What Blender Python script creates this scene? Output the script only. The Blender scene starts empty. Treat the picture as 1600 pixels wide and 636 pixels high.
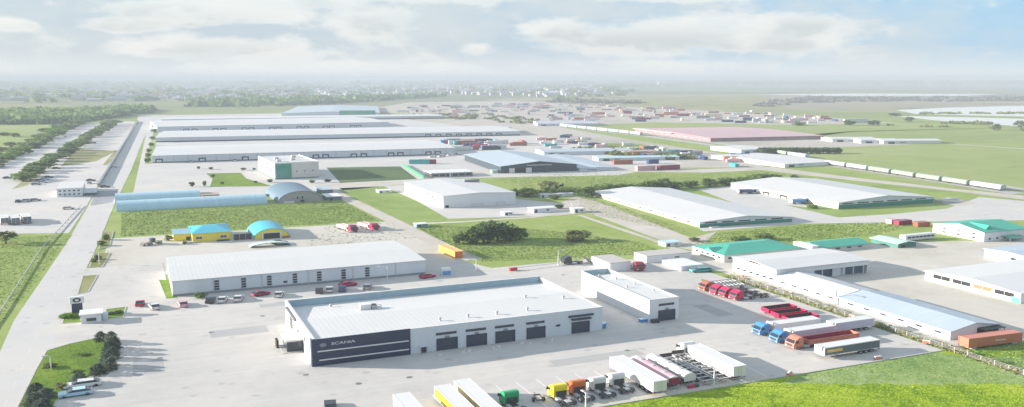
import bpy, math, random
import numpy as np
from mathutils import Vector

# ------------------------------------------------------------------ camera, world, sun, exposure
SC = bpy.context.scene
COL = SC.collection
R = math.radians
cam = bpy.data.cameras.new('camera')
camo = bpy.data.objects.new('camera', cam)
COL.objects.link(camo)
cam.sensor_width = 36.0
cam.lens = 36.0 * 1384.0 / 1600.0
cam.clip_start = 1.0
cam.clip_end = 60000.0
camo.location = (0, 0, 50)
HEAD = R(23.231)
camo.rotation_euler = (R(90 - 8.06), 0, -HEAD)
SC.camera = camo

SUN_EL, SUN_DIR = R(13.2), R(-27.0)          # shadows run along SUN_DIR in the ground plane
sun = bpy.data.lights.new('sun', 'SUN')
sun.energy = 4.95
sun.angle = R(0.5)
sun.color = (1.0, 0.90, 0.80)
suno = bpy.data.objects.new('sun', sun)
COL.objects.link(suno)
sd = Vector((math.cos(SUN_DIR) * math.cos(SUN_EL), math.sin(SUN_DIR) * math.cos(SUN_EL), -math.sin(SUN_EL)))
suno.rotation_euler = sd.to_track_quat('-Z', 'Y').to_euler()
suno.location = (-200, 300, 300)
SC.view_settings.view_transform = 'Standard'
SC.view_settings.look = 'None'
SC.view_settings.exposure = 1.55
SC.view_settings.gamma = 1.0
SC.cycles.use_denoising = True
SC.cycles.volume_bounces = 1
SC.cycles.max_bounces = 6
SC.cycles.diffuse_bounces = 3

world = bpy.data.worlds.new('World')
SC.world = world
world.use_nodes = True
WN = world.node_tree
WN.nodes.clear()


class NT:
    """small helper to write node trees"""
    def __init__(s, t): s.t = t
    def n(s, ty, **kw):
        k = s.t.nodes.new(ty)
        for a, b in kw.items(): setattr(k, a, b)
        return k
    def l(s, a, b): s.t.links.new(a, b)
    def m(s, op, a, b=None, c=None, clamp=False):
        k = s.n('ShaderNodeMath', operation=op); k.use_clamp = clamp
        for i, v in enumerate((a, b, c)):
            if v is None: continue
            if isinstance(v, (int, float)): k.inputs[i].default_value = v
            else: s.l(v, k.inputs[i])
        return k.outputs[0]
    def v(s, op, a, b):
        k = s.n('ShaderNodeVectorMath', operation=op)
        for i, q in enumerate((a, b)):
            if isinstance(q, (tuple, list)): k.inputs[i].default_value = q
            else: s.l(q, k.inputs[i])
        return k
    def noise(s, vec, scale, detail=4, rough=.55, dist=0):
        k = s.n('ShaderNodeTexNoise'); k.inputs['Scale'].default_value = scale
        k.inputs['Detail'].default_value = detail; k.inputs['Roughness'].default_value = rough
        k.inputs['Distortion'].default_value = dist
        if vec is not None: s.l(vec, k.inputs['Vector'])
        return k.outputs['Fac']
    def ramp(s, f, lo, hi, a=0.0, b=1.0, smooth=True):
        k = s.n('ShaderNodeMapRange'); k.interpolation_type = 'SMOOTHSTEP' if smooth else 'LINEAR'
        s.l(f, k.inputs[0])
        for i, q in enumerate((lo, hi, a, b)): k.inputs[i + 1].default_value = q
        return k.outputs[0]
    def mix(s, f, a, b, blend='MIX'):
        k = s.n('ShaderNodeMix', data_type='RGBA', blend_type=blend)
        for sock, q in ((k.inputs[0], f), (k.inputs[6], a), (k.inputs[7], b)):
            if isinstance(q, (int, float)): sock.default_value = q
            elif isinstance(q, tuple): sock.default_value = (*q, 1) if len(q) == 3 else q
            else: s.l(q, sock)
        return k.outputs[2]


def build_sky():
    t = NT(WN)
    out = t.n('ShaderNodeOutputWorld'); bg = t.n('ShaderNodeBackground'); bg2 = t.n('ShaderNodeBackground')
    sky = t.n('ShaderNodeTexSky', sky_type='NISHITA')
    sky.sun_disc = False
    sky.sun_elevation = SUN_EL
    # sun stands opposite to the shadow direction
    sx, sy = -math.cos(SUN_DIR), -math.sin(SUN_DIR)
    sky.sun_rotation = math.atan2(sx, sy)
    sky.air_density = 1.2; sky.dust_density = .6; sky.ozone_density = 2.0
    tc = t.n('ShaderNodeTexCoord'); d = tc.outputs['Generated']
    right = (math.cos(HEAD), -math.sin(HEAD), 0); fwd = (math.sin(HEAD), math.cos(HEAD), 0)
    r = t.v('DOT_PRODUCT', d, right).outputs['Value']; f = t.v('DOT_PRODUCT', d, fwd).outputs['Value']
    sep = t.n('ShaderNodeSeparateXYZ'); t.l(d, sep.inputs[0]); z = sep.outputs['Z']
    az = t.n('ShaderNodeMath', operation='ARCTAN2'); t.l(r, az.inputs[0]); t.l(f, az.inputs[1]); az = az.outputs[0]
    cmb = t.n('ShaderNodeCombineXYZ'); t.l(az, cmb.inputs[0]); t.l(t.m('MULTIPLY', z, 2.6), cmb.inputs[1])
    P = cmb.outputs[0]
    n1 = t.noise(P, 9.0, 7, .55, .25)
    n2 = t.noise(t.v('ADD', P, (3.1, 0.022, 0)).outputs[0], 9.0, 5, .55, .25)
    n3 = t.noise(P, 26.0, 5, .6, .4)
    n4 = t.noise(t.v('ADD', P, (7.7, 2.2, 0)).outputs[0], 4.0, 4, .5)
    # cloud banks: (azimuth, elevation, half width, half height, weight) read as pixels of the survey picture, turned into angles
    acc = None; shd = None
    pxa = lambda x: math.atan((x - 800) / 1397.0)
    pxe = lambda y: (122 - y) / 1397.0
    for (cx, cy, rx, ry, w) in ((310, 26, 150, 22, 1.), (340, 78, 140, 22, .9), (195, 46, 80, 14, .75), (590, 36, 75, 30, .95), (745, 78, 30, 11, .85), (880, 50, 62, 22, .95), (1010, 60, 170, 32, 1.05), (1190, 66, 120, 26, .95),
                                (1250, 42, 66, 22, .9), (20, 50, 40, 10, .7), (660, -2, 190, 14, .75), (1060, -2, 200, 12, .7), (440, 84, 60, 26, .8), (480, 108, 240, 14, .6), (1000, 104, 260, 14, .55), (500, 8, 120, 14, .7)):
        dx = t.m('MULTIPLY', t.m('SUBTRACT', az, pxa(cx)), 1397.0 / rx)
        dy = t.m('MULTIPLY', t.m('SUBTRACT', z, pxe(cy)), 1397.0 / ry)
        q = t.m('SQRT', t.m('ADD', t.m('MULTIPLY', dx, dx), t.m('MULTIPLY', dy, dy)))
        m_ = t.ramp(q, 1.5, 0.2, 0.0, w)
        sh_ = t.m('MULTIPLY', m_, t.m('SUBTRACT', .45, t.m('MULTIPLY', dy, .8)), clamp=True)
        acc = m_ if acc is None else t.m('MAXIMUM', acc, m_)
        shd = sh_ if shd is None else t.m('MAXIMUM', shd, sh_)
    # elsewhere in the sky the same broken cloud goes on
    up = t.ramp(z, .10, .22, 0., .45)
    acc = t.m('MAXIMUM', acc, up)
    dens = t.m('ADD', acc, t.m('MULTIPLY', t.m('SUBTRACT', n1, .5), 2.6))
    dens = t.m('ADD', dens, t.m('MULTIPLY', t.m('SUBTRACT', n3, .5), .9))
    mask = t.ramp(dens, .10, .70, 0., .96)
    # undersides of the banks are greyer than their tops
    under = t.ramp(t.m('SUBTRACT', n2, n1), -.06, .10)
    grey = t.m('MULTIPLY', t.m('ADD', shd, .18), t.m('ADD', t.m('MULTIPLY', under, .9), .45), clamp=True)
    grey = t.m('MULTIPLY', grey, t.ramp(dens, .25, .75), clamp=True)
    ccol = t.mix(grey, CLOUD_HI, CLOUD_LO)
    gap = t.mix(t.ramp(az, -.25, .55), GAP_L, GAP_R)
    veil = t.m('MULTIPLY', t.ramp(t.m('ADD', n4, t.m('MULTIPLY', t.m('SUBTRACT', n3, .5), .35)), .34, .62, .15, .95), t.ramp(az, .32, .6, 1., .35))
    base = t.mix(veil, gap, CLOUD_VEIL)
    colr = t.mix(mask, base, ccol)
    colr = t.mix(t.m('MULTIPLY', t.ramp(z, .12, .5), t.m('SUBTRACT', 1., mask)), colr, (.16, .23, .33))
    hz = t.ramp(z, .034, .0, 0., .75)
    colr = t.mix(hz, colr, HORIZON)
    t.l(sky.outputs[0], bg.inputs[0]); bg.inputs[1].default_value = 0.10
    t.l(colr, bg2.inputs[0]); bg2.inputs[1].default_value = 1.0
    mx = t.n('ShaderNodeMixShader'); mx.inputs[0].default_value = .92
    t.l(bg.outputs[0], mx.inputs[1]); t.l(bg2.outputs[0], mx.inputs[2])
    t.l(mx.outputs[0], out.inputs['Surface'])


CLOUD_HI, CLOUD_LO, CLOUD_VEIL = (.31, .316, .32), (.222, .238, .252), (.222, .247, .27)
GAP_L, GAP_R, HORIZON = (.178, .215, .258), (.115, .212, .31), (.295, .312, .328)
build_sky()

# ------------------------------------------------------------------ materials
MATS = {}


def base_mat(name):
    m = bpy.data.materials.new(name); m.use_nodes = True
    nt = m.node_tree; b = nt.nodes['Principled BSDF']
    return m, NT(nt), b


def M(name, rgb=None, rough=.6, metal=0., var=.12, scale=.6, bump=0., streak=None):
    """painted, metal or masonry surface: colour with grain and wear"""
    if name in MATS: return MATS[name]
    m, t, b = base_mat(name)
    geo = t.n('ShaderNodeNewGeometry'); P = geo.outputs['Position']
    if streak: P = t.v('MULTIPLY', P, streak).outputs[0]
    n = t.noise(P, scale, 5, .6)
    n2 = t.noise(P, scale * 9, 3, .6)
    k = t.m('ADD', t.m('MULTIPLY', t.m('SUBTRACT', n, .5), 2 * var), t.m('MULTIPLY', t.m('SUBTRACT', n2, .5), var))
    k = t.m('ADD', k, 1.0)
    c = t.n('ShaderNodeVectorMath', operation='SCALE'); c.inputs[0].default_value = rgb; t.l(k, c.inputs['Scale'])
    t.l(c.outputs[0], b.inputs['Base Color'])
    b.inputs['Roughness'].default_value = rough; b.inputs['Metallic'].default_value = metal
    if bump:
        bp = t.n('ShaderNodeBump'); bp.inputs['Strength'].default_value = bump; t.l(n2, bp.inputs['Height']); t.l(bp.outputs[0], b.inputs['Normal'])
    MATS[name] = m
    return m


def roof_mat(name, rgb, along='Y', pitch=1.0, var=.07, rough=.45):
    """profiled sheet roof: ribs as relief, faint streaks of dirt running down the sheets"""
    if name in MATS: return MATS[name]
    m, t, b = base_mat(name)
    geo = t.n('ShaderNodeTexCoord'); P = geo.outputs['Object']
    sc = (1, .06, 1) if along == 'Y' else (.06, 1, 1)
    n = t.noise(t.v('MULTIPLY', P, sc).outputs[0], .9, 4, .6)
    n2 = t.noise(P, .09, 4, .6)
    k = t.m('ADD', t.m('MULTIPLY', t.m('SUBTRACT', n, .5), 1.6 * var), t.m('MULTIPLY', t.m('SUBTRACT', n2, .5), 1.6 * var))
    k = t.m('ADD', k, 1.0)
    c = t.n('ShaderNodeVectorMath', operation='SCALE'); c.inputs[0].default_value = rgb; t.l(k, c.inputs['Scale'])
    t.l(c.outputs[0], b.inputs['Base Color']); b.inputs['Roughness'].default_value = rough
    w = t.n('ShaderNodeTexWave', wave_type='BANDS', bands_direction='X' if along == 'Y' else 'Y'); w.inputs['Scale'].default_value = .314 / pitch
    t.l(P, w.inputs['Vector'])
    bp = t.n('ShaderNodeBump'); bp.inputs['Strength'].default_value = .12; bp.inputs['Distance'].default_value = .05
    t.l(w.outputs['Fac'], bp.inputs['Height']); t.l(bp.outputs[0], b.inputs['Normal'])
    MATS[name] = m
    return m


def glass(name='dark_glass', rgb=(.02, .03, .045), rough=.08):
    if name in MATS: return MATS[name]
    m, t, b = base_mat(name)
    b.inputs['Base Color'].default_value = (*rgb, 1); b.inputs['Roughness'].default_value = rough
    b.inputs['Specular IOR Level'].default_value = .6
    MATS[name] = m
    return m


def ground_mat(name, cols, scales=(.012, .09, .7), weights=(1., .8, .5), bump=.3, rough=.95, stretch=(1, 1, 1)):
    """loose mix of up to three tones at three sizes of patch (grass, soil, straw)"""
    if name in MATS: return MATS[name]
    m, t, b = base_mat(name)
    geo = t.n('ShaderNodeNewGeometry'); P = t.v('MULTIPLY', geo.outputs['Position'], stretch).outputs[0]
    a = t.noise(P, scales[0], 5, .6, .6); c = t.noise(P, scales[1], 5, .65, .4); d = t.noise(P, scales[2], 4, .7)
    f = t.m('ADD', t.m('MULTIPLY', t.m('SUBTRACT', a, .5), 1.35 * weights[0]), t.m('MULTIPLY', t.m('SUBTRACT', c, .5), weights[1]))
    f = t.m('ADD', f, t.m('MULTIPLY', t.m('SUBTRACT', d, .5), weights[2]))
    c1 = t.mix(t.ramp(f, -.30, .05), cols[0], cols[1])
    c2 = t.mix(t.ramp(f, .02, .34), c1, cols[2])
    t.l(c2, b.inputs['Base Color']); b.inputs['Roughness'].default_value = rough
    b.inputs['Specular IOR Level'].default_value = .15
    if bump:
        bp = t.n('ShaderNodeBump'); bp.inputs['Strength'].default_value = bump; bp.inputs['Distance'].default_value = .3
        t.l(d, bp.inputs['Height']); t.l(bp.outputs[0], b.inputs['Normal'])
    MATS[name] = m
    return m


def blade_mat(name, cols, scales=(.05, .35, 1.6), weights=(.9, .9, .5)):
    """grass blades in the tones of the turf they stand in"""
    m = ground_mat(name, cols, scales, weights, 0.)
    return m


def terrain_mat():
    m, t, b = base_mat('open_country')
    geo = t.n('ShaderNodeNewGeometry'); P = geo.outputs['Position']
    a = t.noise(P, .010, 5, .6, .6); c = t.noise(P, .09, 5, .65); d = t.noise(P, .7, 4, .7)
    f = t.m('ADD', t.m('MULTIPLY', t.m('SUBTRACT', a, .5), 1.), t.m('MULTIPLY', t.m('SUBTRACT', c, .5), .8))
    f = t.m('ADD', f, t.m('MULTIPLY', t.m('SUBTRACT', d, .5), .5))
    near = t.mix(t.ramp(f, -.30, .05), (.16, .235, .05), (.24, .31, .085))
    near = t.mix(t.ramp(f, .02, .34), near, (.33, .365, .16))
    # open country: long fields of several crops
    vo = t.n('ShaderNodeTexVoronoi', feature='F1'); vo.inputs['Scale'].default_value = .0011
    Q = t.v('MULTIPLY', P, (1.0, .75, 1)).outputs[0]
    ds = t.noise(P, .002, 4, .6)
    cb = t.n('ShaderNodeCombineXYZ'); t.l(t.m('MULTIPLY', ds, 500.), cb.inputs[0]); t.l(t.m('MULTIPLY', ds, -300.), cb.inputs[1])
    t.l(t.v('ADD', Q, cb.outputs[0]).outputs[0], vo.inputs['Vector'])
    sp = t.n('ShaderNodeSeparateXYZ'); t.l(vo.outputs['Color'], sp.inputs[0])
    far = t.mix(t.ramp(sp.outputs[0], .25, .5), (.15, .18, .08), (.23, .26, .11))
    far = t.mix(t.ramp(sp.outputs[0], .6, .75), far, (.29, .27, .19))
    far = t.mix(t.m('MULTIPLY', t.ramp(sp.outputs[1], .55, .8), .8), far, (.20, .19, .165))
    mot = t.noise(P, .006, 6, .65)
    st = t.noise(t.v('MULTIPLY', P, (.0011, .0075, 1)).outputs[0], 1.0, 6, .65, .5)
    far = t.mix(t.ramp(st, .50, .64, 0., .7), far, (.17, .155, .16))
    far = t.mix(t.ramp(mot, .52, .68, 0., .6), far, (.11, .13, .08))
    dist = t.n('ShaderNodeVectorMath', operation='LENGTH'); t.l(P, dist.inputs[0])
    fc = t.ramp(dist.outputs['Value'], 900., 1700.)
    t.l(t.mix(fc, near, far), b.inputs['Base Color']); b.inputs['Roughness'].default_value = 1.
    b.inputs['Specular IOR Level'].default_value = .1
    bp = t.n('ShaderNodeBump'); bp.inputs['Strength'].default_value = .35; bp.inputs['Distance'].default_value = .3
    t.l(d, bp.inputs['Height']); t.l(bp.outputs[0], b.inputs['Normal'])
    return m


def paving_mat(name, rgb, stain=.14, joint=0., tracks=True):
    """concrete or asphalt: broad wear, fine grain, tyre streaks, optional slab joints"""
    if name in MATS: return MATS[name]
    m, t, b = base_mat(name)
    geo = t.n('ShaderNodeNewGeometry'); P = geo.outputs['Position']
    a = t.noise(P, .035, 6, .65, .8); c = t.noise(P, .35, 5, .7); d = t.noise(P, 3.2, 3, .7)
    e = t.noise(t.v('MULTIPLY', P, (.03, .6, 1)).outputs[0], 1.0, 4, .6, .4)
    k = t.m('ADD', t.m('MULTIPLY', t.m('SUBTRACT', a, .5), stain * 2.4), t.m('MULTIPLY', t.m('SUBTRACT', c, .5), stain))
    k = t.m('ADD', k, t.m('MULTIPLY', t.m('SUBTRACT', d, .5), stain * .7))
    if tracks: k = t.m('ADD', k, t.m('MULTIPLY', t.m('SUBTRACT', e, .5), stain * 1.1))
    k = t.m('ADD', k, 1.0)
    # scattered oil spots
    vo = t.n('ShaderNodeTexVoronoi'); vo.inputs['Scale'].default_value = .22; t.l(P, vo.inputs['Vector'])
    spot = t.ramp(t.m('ADD', vo.outputs['Distance'], t.m('MULTIPLY', t.m('SUBTRACT', c, .5), .3)), .09, .2, .84, 1.)
    k = t.m('MULTIPLY', k, spot)
    if joint:
        br = t.n('ShaderNodeTexBrick'); br.offset = 0; br.inputs['Scale'].default_value = 1.0
        br.inputs['Brick Width'].default_value = joint; br.inputs['Row Height'].default_value = joint; br.inputs['Mortar Size'].default_value = .05
        t.l(P, br.inputs['Vector'])
        k = t.m('MULTIPLY', k, t.ramp(br.outputs['Fac'], 0., 1., 1., .86))
    cc = t.n('ShaderNodeVectorMath', operation='SCALE'); cc.inputs[0].default_value = rgb; t.l(k, cc.inputs['Scale'])
    warm = t.mix(t.ramp(a, .45, .7, 0., .5), cc.outputs[0], t.mix(1., cc.outputs[0], (1.04, .99, .90), 'MULTIPLY'))
    t.l(warm, b.inputs['Base Color']); b.inputs['Roughness'].default_value = .9
    b.inputs['Specular IOR Level'].default_value = .2
    MATS[name] = m
    return m


def leaf_mat(name, c1, c2):
    if name in MATS: return MATS[name]
    m, t, b = base_mat(name)
    geo = t.n('ShaderNodeNewGeometry'); oi = t.n('ShaderNodeObjectInfo')
    n = t.noise(geo.outputs['Position'], .9, 4, .7)
    isl = geo.outputs['Random Per Island']
    f = t.m('ADD', t.m('MULTIPLY', n, .7), t.m('MULTIPLY', isl, .4))
    f = t.m('ADD', f, t.m('MULTIPLY', t.m('SUBTRACT', oi.outputs['Random'], .5), .35))
    t.l(t.mix(t.ramp(f, .25, .85), c1, c2), b.inputs['Base Color'])
    b.inputs['Roughness'].default_value = .75
    b.inputs['Specular IOR Level'].default_value = .15
    tr = t.n('ShaderNodeBsdfTranslucent'); t.l(t.mix(t.ramp(f, .25, .85), c1, c2), tr.inputs[0])
    mx = t.n('ShaderNodeMixShader'); mx.inputs[0].default_value = .5
    outn = [q for q in t.t.nodes if q.type == 'OUTPUT_MATERIAL'][0]
    t.l(b.outputs[0], mx.inputs[1]); t.l(tr.outputs[0], mx.inputs[2]); t.l(mx.outputs[0], outn.inputs['Surface'])
    MATS[name] = m
    return m


WHITE = M('white_paint', (.64, .64, .63), .5, var=.05)
WALLW = M('white_cladding', (.66, .67, .68), .55, var=.06, scale=.25, streak=(1, 1, .2))
WALLG = M('pale_grey_cladding', (.56, .60, .64), .5, var=.08, scale=.25, streak=(1, 1, .2))
WALLB = M('beige_render', (.58, .56, .51), .8, var=.10, scale=.4)
BAND = M('green_plinth', (.02, .20, .15), .6, var=.15)
NAVY = M('navy_cladding', (.010, .022, .066), .35, var=.2, scale=.4)
STEEL = M('galvanised_steel', (.46, .47, .48), .5, .3, var=.15, scale=2)
DARK = M('dark_chassis', (.035, .037, .042), .6, var=.3, scale=2)
RUB = M('rubber', (.018, .018, .02), .85, var=.2, scale=3)
DOORD = M('dark_shutter', (.022, .038, .072), .4, var=.12, scale=1)
FRAMEG = M('grey_frame', (.20, .22, .25), .5, var=.1)
VOID = M('dark_interior', (.02, .021, .024), .9, var=.3)
RROOF = roof_mat('white_sheet_roof', (.56, .565, .555), 'Y', 1.0, .05)
RROOFX = roof_mat('white_sheet_roof_cross', (.54, .545, .54), 'X', 1.0, .10)
RBLUE = roof_mat('pale_blue_sheet_roof', (.37, .44, .50), 'Y', 1.2, .12)
RBLUEX = roof_mat('pale_blue_sheet_roof_cross', (.37, .44, .50), 'X', 1.2, .12)
RGREY = roof_mat('grey_green_sheet_roof', (.40, .47, .47), 'Y', 1.2, .12)
RTEAL = roof_mat('teal_sheet_roof', (.045, .34, .25), 'Y', .6, .16, .6)
RCYAN = roof_mat('cyan_sheet_roof', (.05, .40, .52), 'X', .8, .1)
RPINK = roof_mat('faded_pink_roof', (.50, .32, .34), 'Y', 1.2, .12)
GL = glass()
GLG = glass('green_glass', (.03, .24, .19))
CONC = M('cast_concrete', (.42, .41, .39), .9, var=.15, scale=.8)
WOOD = M('bark', (.09, .065, .045), .9, var=.3, scale=2)
YEL = M('yellow_render', (.72, .60, .06), .7, var=.08)
TYRERIM = M('wheel_rim', (.35, .36, .37), .4, .6, var=.1)
LEAF = leaf_mat('leaf_mid', (.075, .14, .035), (.23, .32, .10))
LEAFD = leaf_mat('leaf_dark', (.055, .10, .038), (.165, .235, .08))
LEAFY = leaf_mat('leaf_olive', (.09, .115, .04), (.24, .26, .10))
LEAFB = leaf_mat('leaf_bright', (.08, .18, .015), (.20, .34, .04))
NEEDLE = leaf_mat('needles_grey_green', (.05, .085, .065), (.18, .23, .18))


# ------------------------------------------------------------------ mesh and object helpers
class MB:
    def __init__(s): s.v = []; s.f = []; s.mi = []; s.cur = 0
    def add(s, vs, fs):
        b = len(s.v); s.v += vs; s.f += [tuple(b + i for i in q) for q in fs]; s.mi += [s.cur] * len(fs); return s
    def box(s, x0, y0, z0, x1, y1, z1, bottom=False):
        fs = [(4, 5, 6, 7), (0, 1, 5, 4), (1, 2, 6, 5), (2, 3, 7, 6), (3, 0, 4, 7)]
        if bottom: fs.append((3, 2, 1, 0))
        return s.add([(x0, y0, z0), (x1, y0, z0), (x1, y1, z0), (x0, y1, z0), (x0, y0, z1), (x1, y0, z1), (x1, y1, z1), (x0, y1, z1)], fs)
    def poly(s, pts): return s.add(list(pts), [tuple(range(len(pts)))])
    def ext(s, prof, a0, a1, axis='y', caps=True):
        """closed profile [(u,z)] pushed along an axis; axis y: u is x, axis x: u is y"""
        n = len(prof)
        P = (lambda u, z, a: (u, a, z)) if axis == 'y' else (lambda u, z, a: (a, u, z))
        vs = [P(u, z, a0) for u, z in prof] + [P(u, z, a1) for u, z in prof]
        fs = [(i, (i + 1) % n, n + (i + 1) % n, n + i) for i in range(n)]
        if caps: fs += [tuple(range(n))[::-1], tuple(range(n, 2 * n))]
        return s.add(vs, fs)
    def tube(s, p, q, r, n=6, r2=None):
        p = Vector(p); q = Vector(q); d = (q - p).normalized(); r2 = r if r2 is None else r2
        a = d.orthogonal().normalized(); b = d.cross(a); vs = []
        for c, rr in ((p, r), (q, r2)):
            for i in range(n):
                t = 2 * math.pi * i / n; vs.append(tuple(c + (a * math.cos(t) + b * math.sin(t)) * rr))
        return s.add(vs, [(i, (i + 1) % n, n + (i + 1) % n, n + i) for i in range(n)] + [tuple(range(n))[::-1], tuple(range(n, 2 * n))])
    def wheel(s, x, y, z, r, rz, w, n=14):
        """wheel lying across y, drawn with vertical radius rz"""
        vs = []
        for yy in (y - w / 2, y + w / 2):
            for i in range(n):
                t = 2 * math.pi * i / n; vs.append((x + r * math.cos(t), yy, z + rz * math.sin(t)))
        return s.add(vs, [(i, (i + 1) % n, n + (i + 1) % n, n + i) for i in range(n)] + [tuple(range(n)), tuple(range(n, 2 * n))[::-1]])
    def mesh(s, name, mat):
        me = bpy.data.meshes.new(name); me.from_pydata(s.v, [], s.f)
        for m in (mat if isinstance(mat, (list, tuple)) else [mat]): me.materials.append(m)
        if isinstance(mat, (list, tuple)): me.polygons.foreach_set('material_index', s.mi)
        me.update(); return me
    def build(s, name, mat, parent=None, label=None, loc=None):
        o = bpy.data.objects.new(name, s.mesh(name, mat)); COL.objects.link(o)
        if parent: o.parent = parent
        if loc: o.location = loc
        if label: o['label'] = label
        return o


def tag(o, label, cat, group=None):
    o['label'] = label; o['category'] = cat
    if group: o['group'] = group
    return o


def thing(name, label, cat, x, y, rot=0., group=None, z=0.):
    o = bpy.data.objects.new(name, None); COL.objects.link(o)
    o.location = (x, y, z); o.rotation_euler = (0, 0, R(rot)); o.empty_display_size = .5
    return tag(o, label, cat, group)


def copy_thing(o, x, y, rot=None, label=None, scale=None, group=None):
    c = o.copy(); COL.objects.link(c); c.location = (x, y, o.location.z)
    if rot is not None: c.rotation_euler = (0, 0, R(rot))
    if scale: c.scale = scale
    if label: c['label'] = label
    if group: c['group'] = group
    for ch in o.children:
        d = ch.copy(); COL.objects.link(d); d.parent = c
        for g in ch.children:
            e = g.copy(); COL.objects.link(e); e.parent = d
    return c


def struct(o): o['kind'] = 'structure'; return o


def sheet(name, pts, z, mat):
    mb = MB(); pts = list(pts)
    area = sum(pts[i][0] * pts[(i + 1) % len(pts)][1] - pts[(i + 1) % len(pts)][0] * pts[i][1] for i in range(len(pts)))
    if area < 0: pts = pts[::-1]
    mb.poly([(p[0], p[1], z) for p in pts])
    return struct(mb.build(name, mat))


def rect(x0, y0, x1, y1): return [(x0, y0), (x1, y0), (x1, y1), (x0, y1)]


def strip(line, w):
    """polygon round a centre line"""
    L, Rr = [], []
    for i, p in enumerate(line):
        a = Vector(line[max(0, i - 1)]); b = Vector(line[min(len(line) - 1, i + 1)])
        d = (b - a).normalized(); n = Vector((-d.y, d.x)) * w / 2
        L.append((p[0] + n.x, p[1] + n.y)); Rr.append((p[0] - n.x, p[1] - n.y))
    return L + Rr[::-1]

# ------------------------------------------------------------------ ground
T = MB(); T.poly([(-26000, -6000, 0), (32000, -6000, 0), (32000, 40000, 0), (-26000, 40000, 0)])
struct(T.build('terrain', terrain_mat()))
MEADOW = ground_mat('meadow', ((.15, .225, .05), (.225, .30, .08), (.31, .36, .14)), (.006, .05, .5))
MEADOWR = ground_mat('pale_meadow', ((.20, .255, .08), (.25, .30, .10), (.30, .33, .14)), (.004, .03, .3), stretch=(1, 1.6, 1))
LAWN = ground_mat('mown_lawn', ((.09, .17, .012), (.14, .225, .02), (.22, .28, .04)), (.05, .3, 2.), (.8, .8, .7))
VERGE = ground_mat('lush_verge', ((.13, .22, .012), (.25, .35, .018), (.36, .42, .06)), (.06, .4, 1.6), (1.1, 1.2, .9))
VERGEP = ground_mat('pale_verge', ((.12, .21, .06), (.22, .31, .095), (.31, .37, .18)), (.05, .35, 1.6), (.7, .9, .9))
PITCH = ground_mat('pitch_turf', ((.05, .10, .035), (.075, .125, .045), (.14, .16, .07)), (.01, .06, .5))
STRAW = ground_mat('dry_grass', ((.16, .18, .05), (.24, .24, .10), (.36, .33, .20)), (.02, .12, .8))
DIRT = ground_mat('pale_dirt', ((.40, .38, .32), (.48, .46, .41), (.55, .53, .49)), (.03, .2, 1.5), (.7, .5, .25), .1)
CONCY = paving_mat('yard_concrete', (.465, .453, .432), .22)
CONCR = paving_mat('road_surface', (.47, .465, .455), .10)
CONCN = paving_mat('estate_concrete', (.475, .465, .45), .16)
TRACK = ground_mat('worn_track', ((.38, .35, .29), (.46, .43, .38), (.54, .51, .47)), (.05, .3, 1.5), (.8, .6, .4), .1)
BALLAST = ground_mat('rail_ballast', ((.33, .32, .31), (.42, .41, .40), (.50, .49, .48)), (.02, .2, 2), (.6, .6, .5), .2)
SANDY = ground_mat('trodden_earth', ((.34, .32, .27), (.43, .40, .36), (.30, .30, .20)), (.006, .04, .3), (1., .7, .3), .1)

sheet('meadow_field', [(399.8,573.8), (629.0,647.8), (876.5,626.8), (322.9,223.0), (328.7,243.1), (338.6,288.4), (361.8,385.7), (376.2,471.0)], .012, MEADOWR)
sheet('meadow_field', [(406.3,828.6), (556.8,882.9), (661.0,775.4), (792.7,749.4), (876.5,626.8), (621.5,640.0), (536.9,596.8), (397.1,639.0), (388.6,751.0)], .012, MEADOWR)
sheet('grass_field', [(-157.5,1044.7), (-90.6,1069.2), (-48.5,1095.0), (-59.9,608.9), (-89.0,579.2)], .012, MEADOWR)
sheet('mown_field', [(-148.2,981.4), (-94.5,981.2), (-81.7,795.5), (-118.8,781.9)], .02, MEADOW)
sheet('scrub_field', [(1049.0,2102.5), (1637.9,2032.6), (1036.3,1217.4), (906.7,1139.4), (840.9,1377.2), (827.6,1658.5)], .012, STRAW)
sheet('trodden_yard', [(336.0,1384.4), (534.5,1784.3), (770.6,1795.3), (804.2,1317.0), (824.1,1035.2), (816.5,842.1), (792.7,749.4), (652.0,764.7), (548.7,870.1), (406.3,828.6), (403.2,1019.5), (365.2,1159.9)], .02, SANDY)
sheet('freight_yard', [(319.9,1055.2), (403.2,1019.5), (406.3,828.6), (373.1,600.3), (358.1,448.2), (327.0,400.6), (229.2,442.6), (172.9,466.8), (184.3,532.7), (283.8,623.6), (294.7,850.6)], .028, SANDY)
sheet('grass_patch', [(315.1,625.2), (357.6,584.6), (343.3,495.9), (316.7,486.0), (317.8,554.2)], .036, MEADOW)
WATER = M('still_water', (.62, .62, .60), .4, var=.03, scale=.01)
sheet('lake', [(1110.9,1051.8), (1288.5,1109.1), (1683.6,1143.2), (1077.6,730.0), (1080.0,809.0), (1037.3,871.5), (1016.4,927.7)], .024, WATER)
sheet('lake', [(937.1,892.0), (986.2,828.3), (1044.8,707.7), (861.5,582.7), (857.2,648.5), (870.7,748.2)], .024, WATER)
sheet('lake', [(1780.6,2240.4), (2182.1,2256.3), (2521.6,1982.5), (2151.7,1812.1), (1820.2,1954.4)], .024, WATER)
sheet('lake', [(876.5,3659.0), (1131.5,3774.1), (1157.3,3336.3), (739.7,2747.4), (493.3,2429.4), (401.4,2297.9), (557.9,2953.5)], .024, WATER)
sheet('lake', [(-312.2,1955.2), (-161.2,1935.1), (-54.4,1722.6), (-135.4,1618.1), (-252.7,1578.0)], .024, STRAW)
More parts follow.
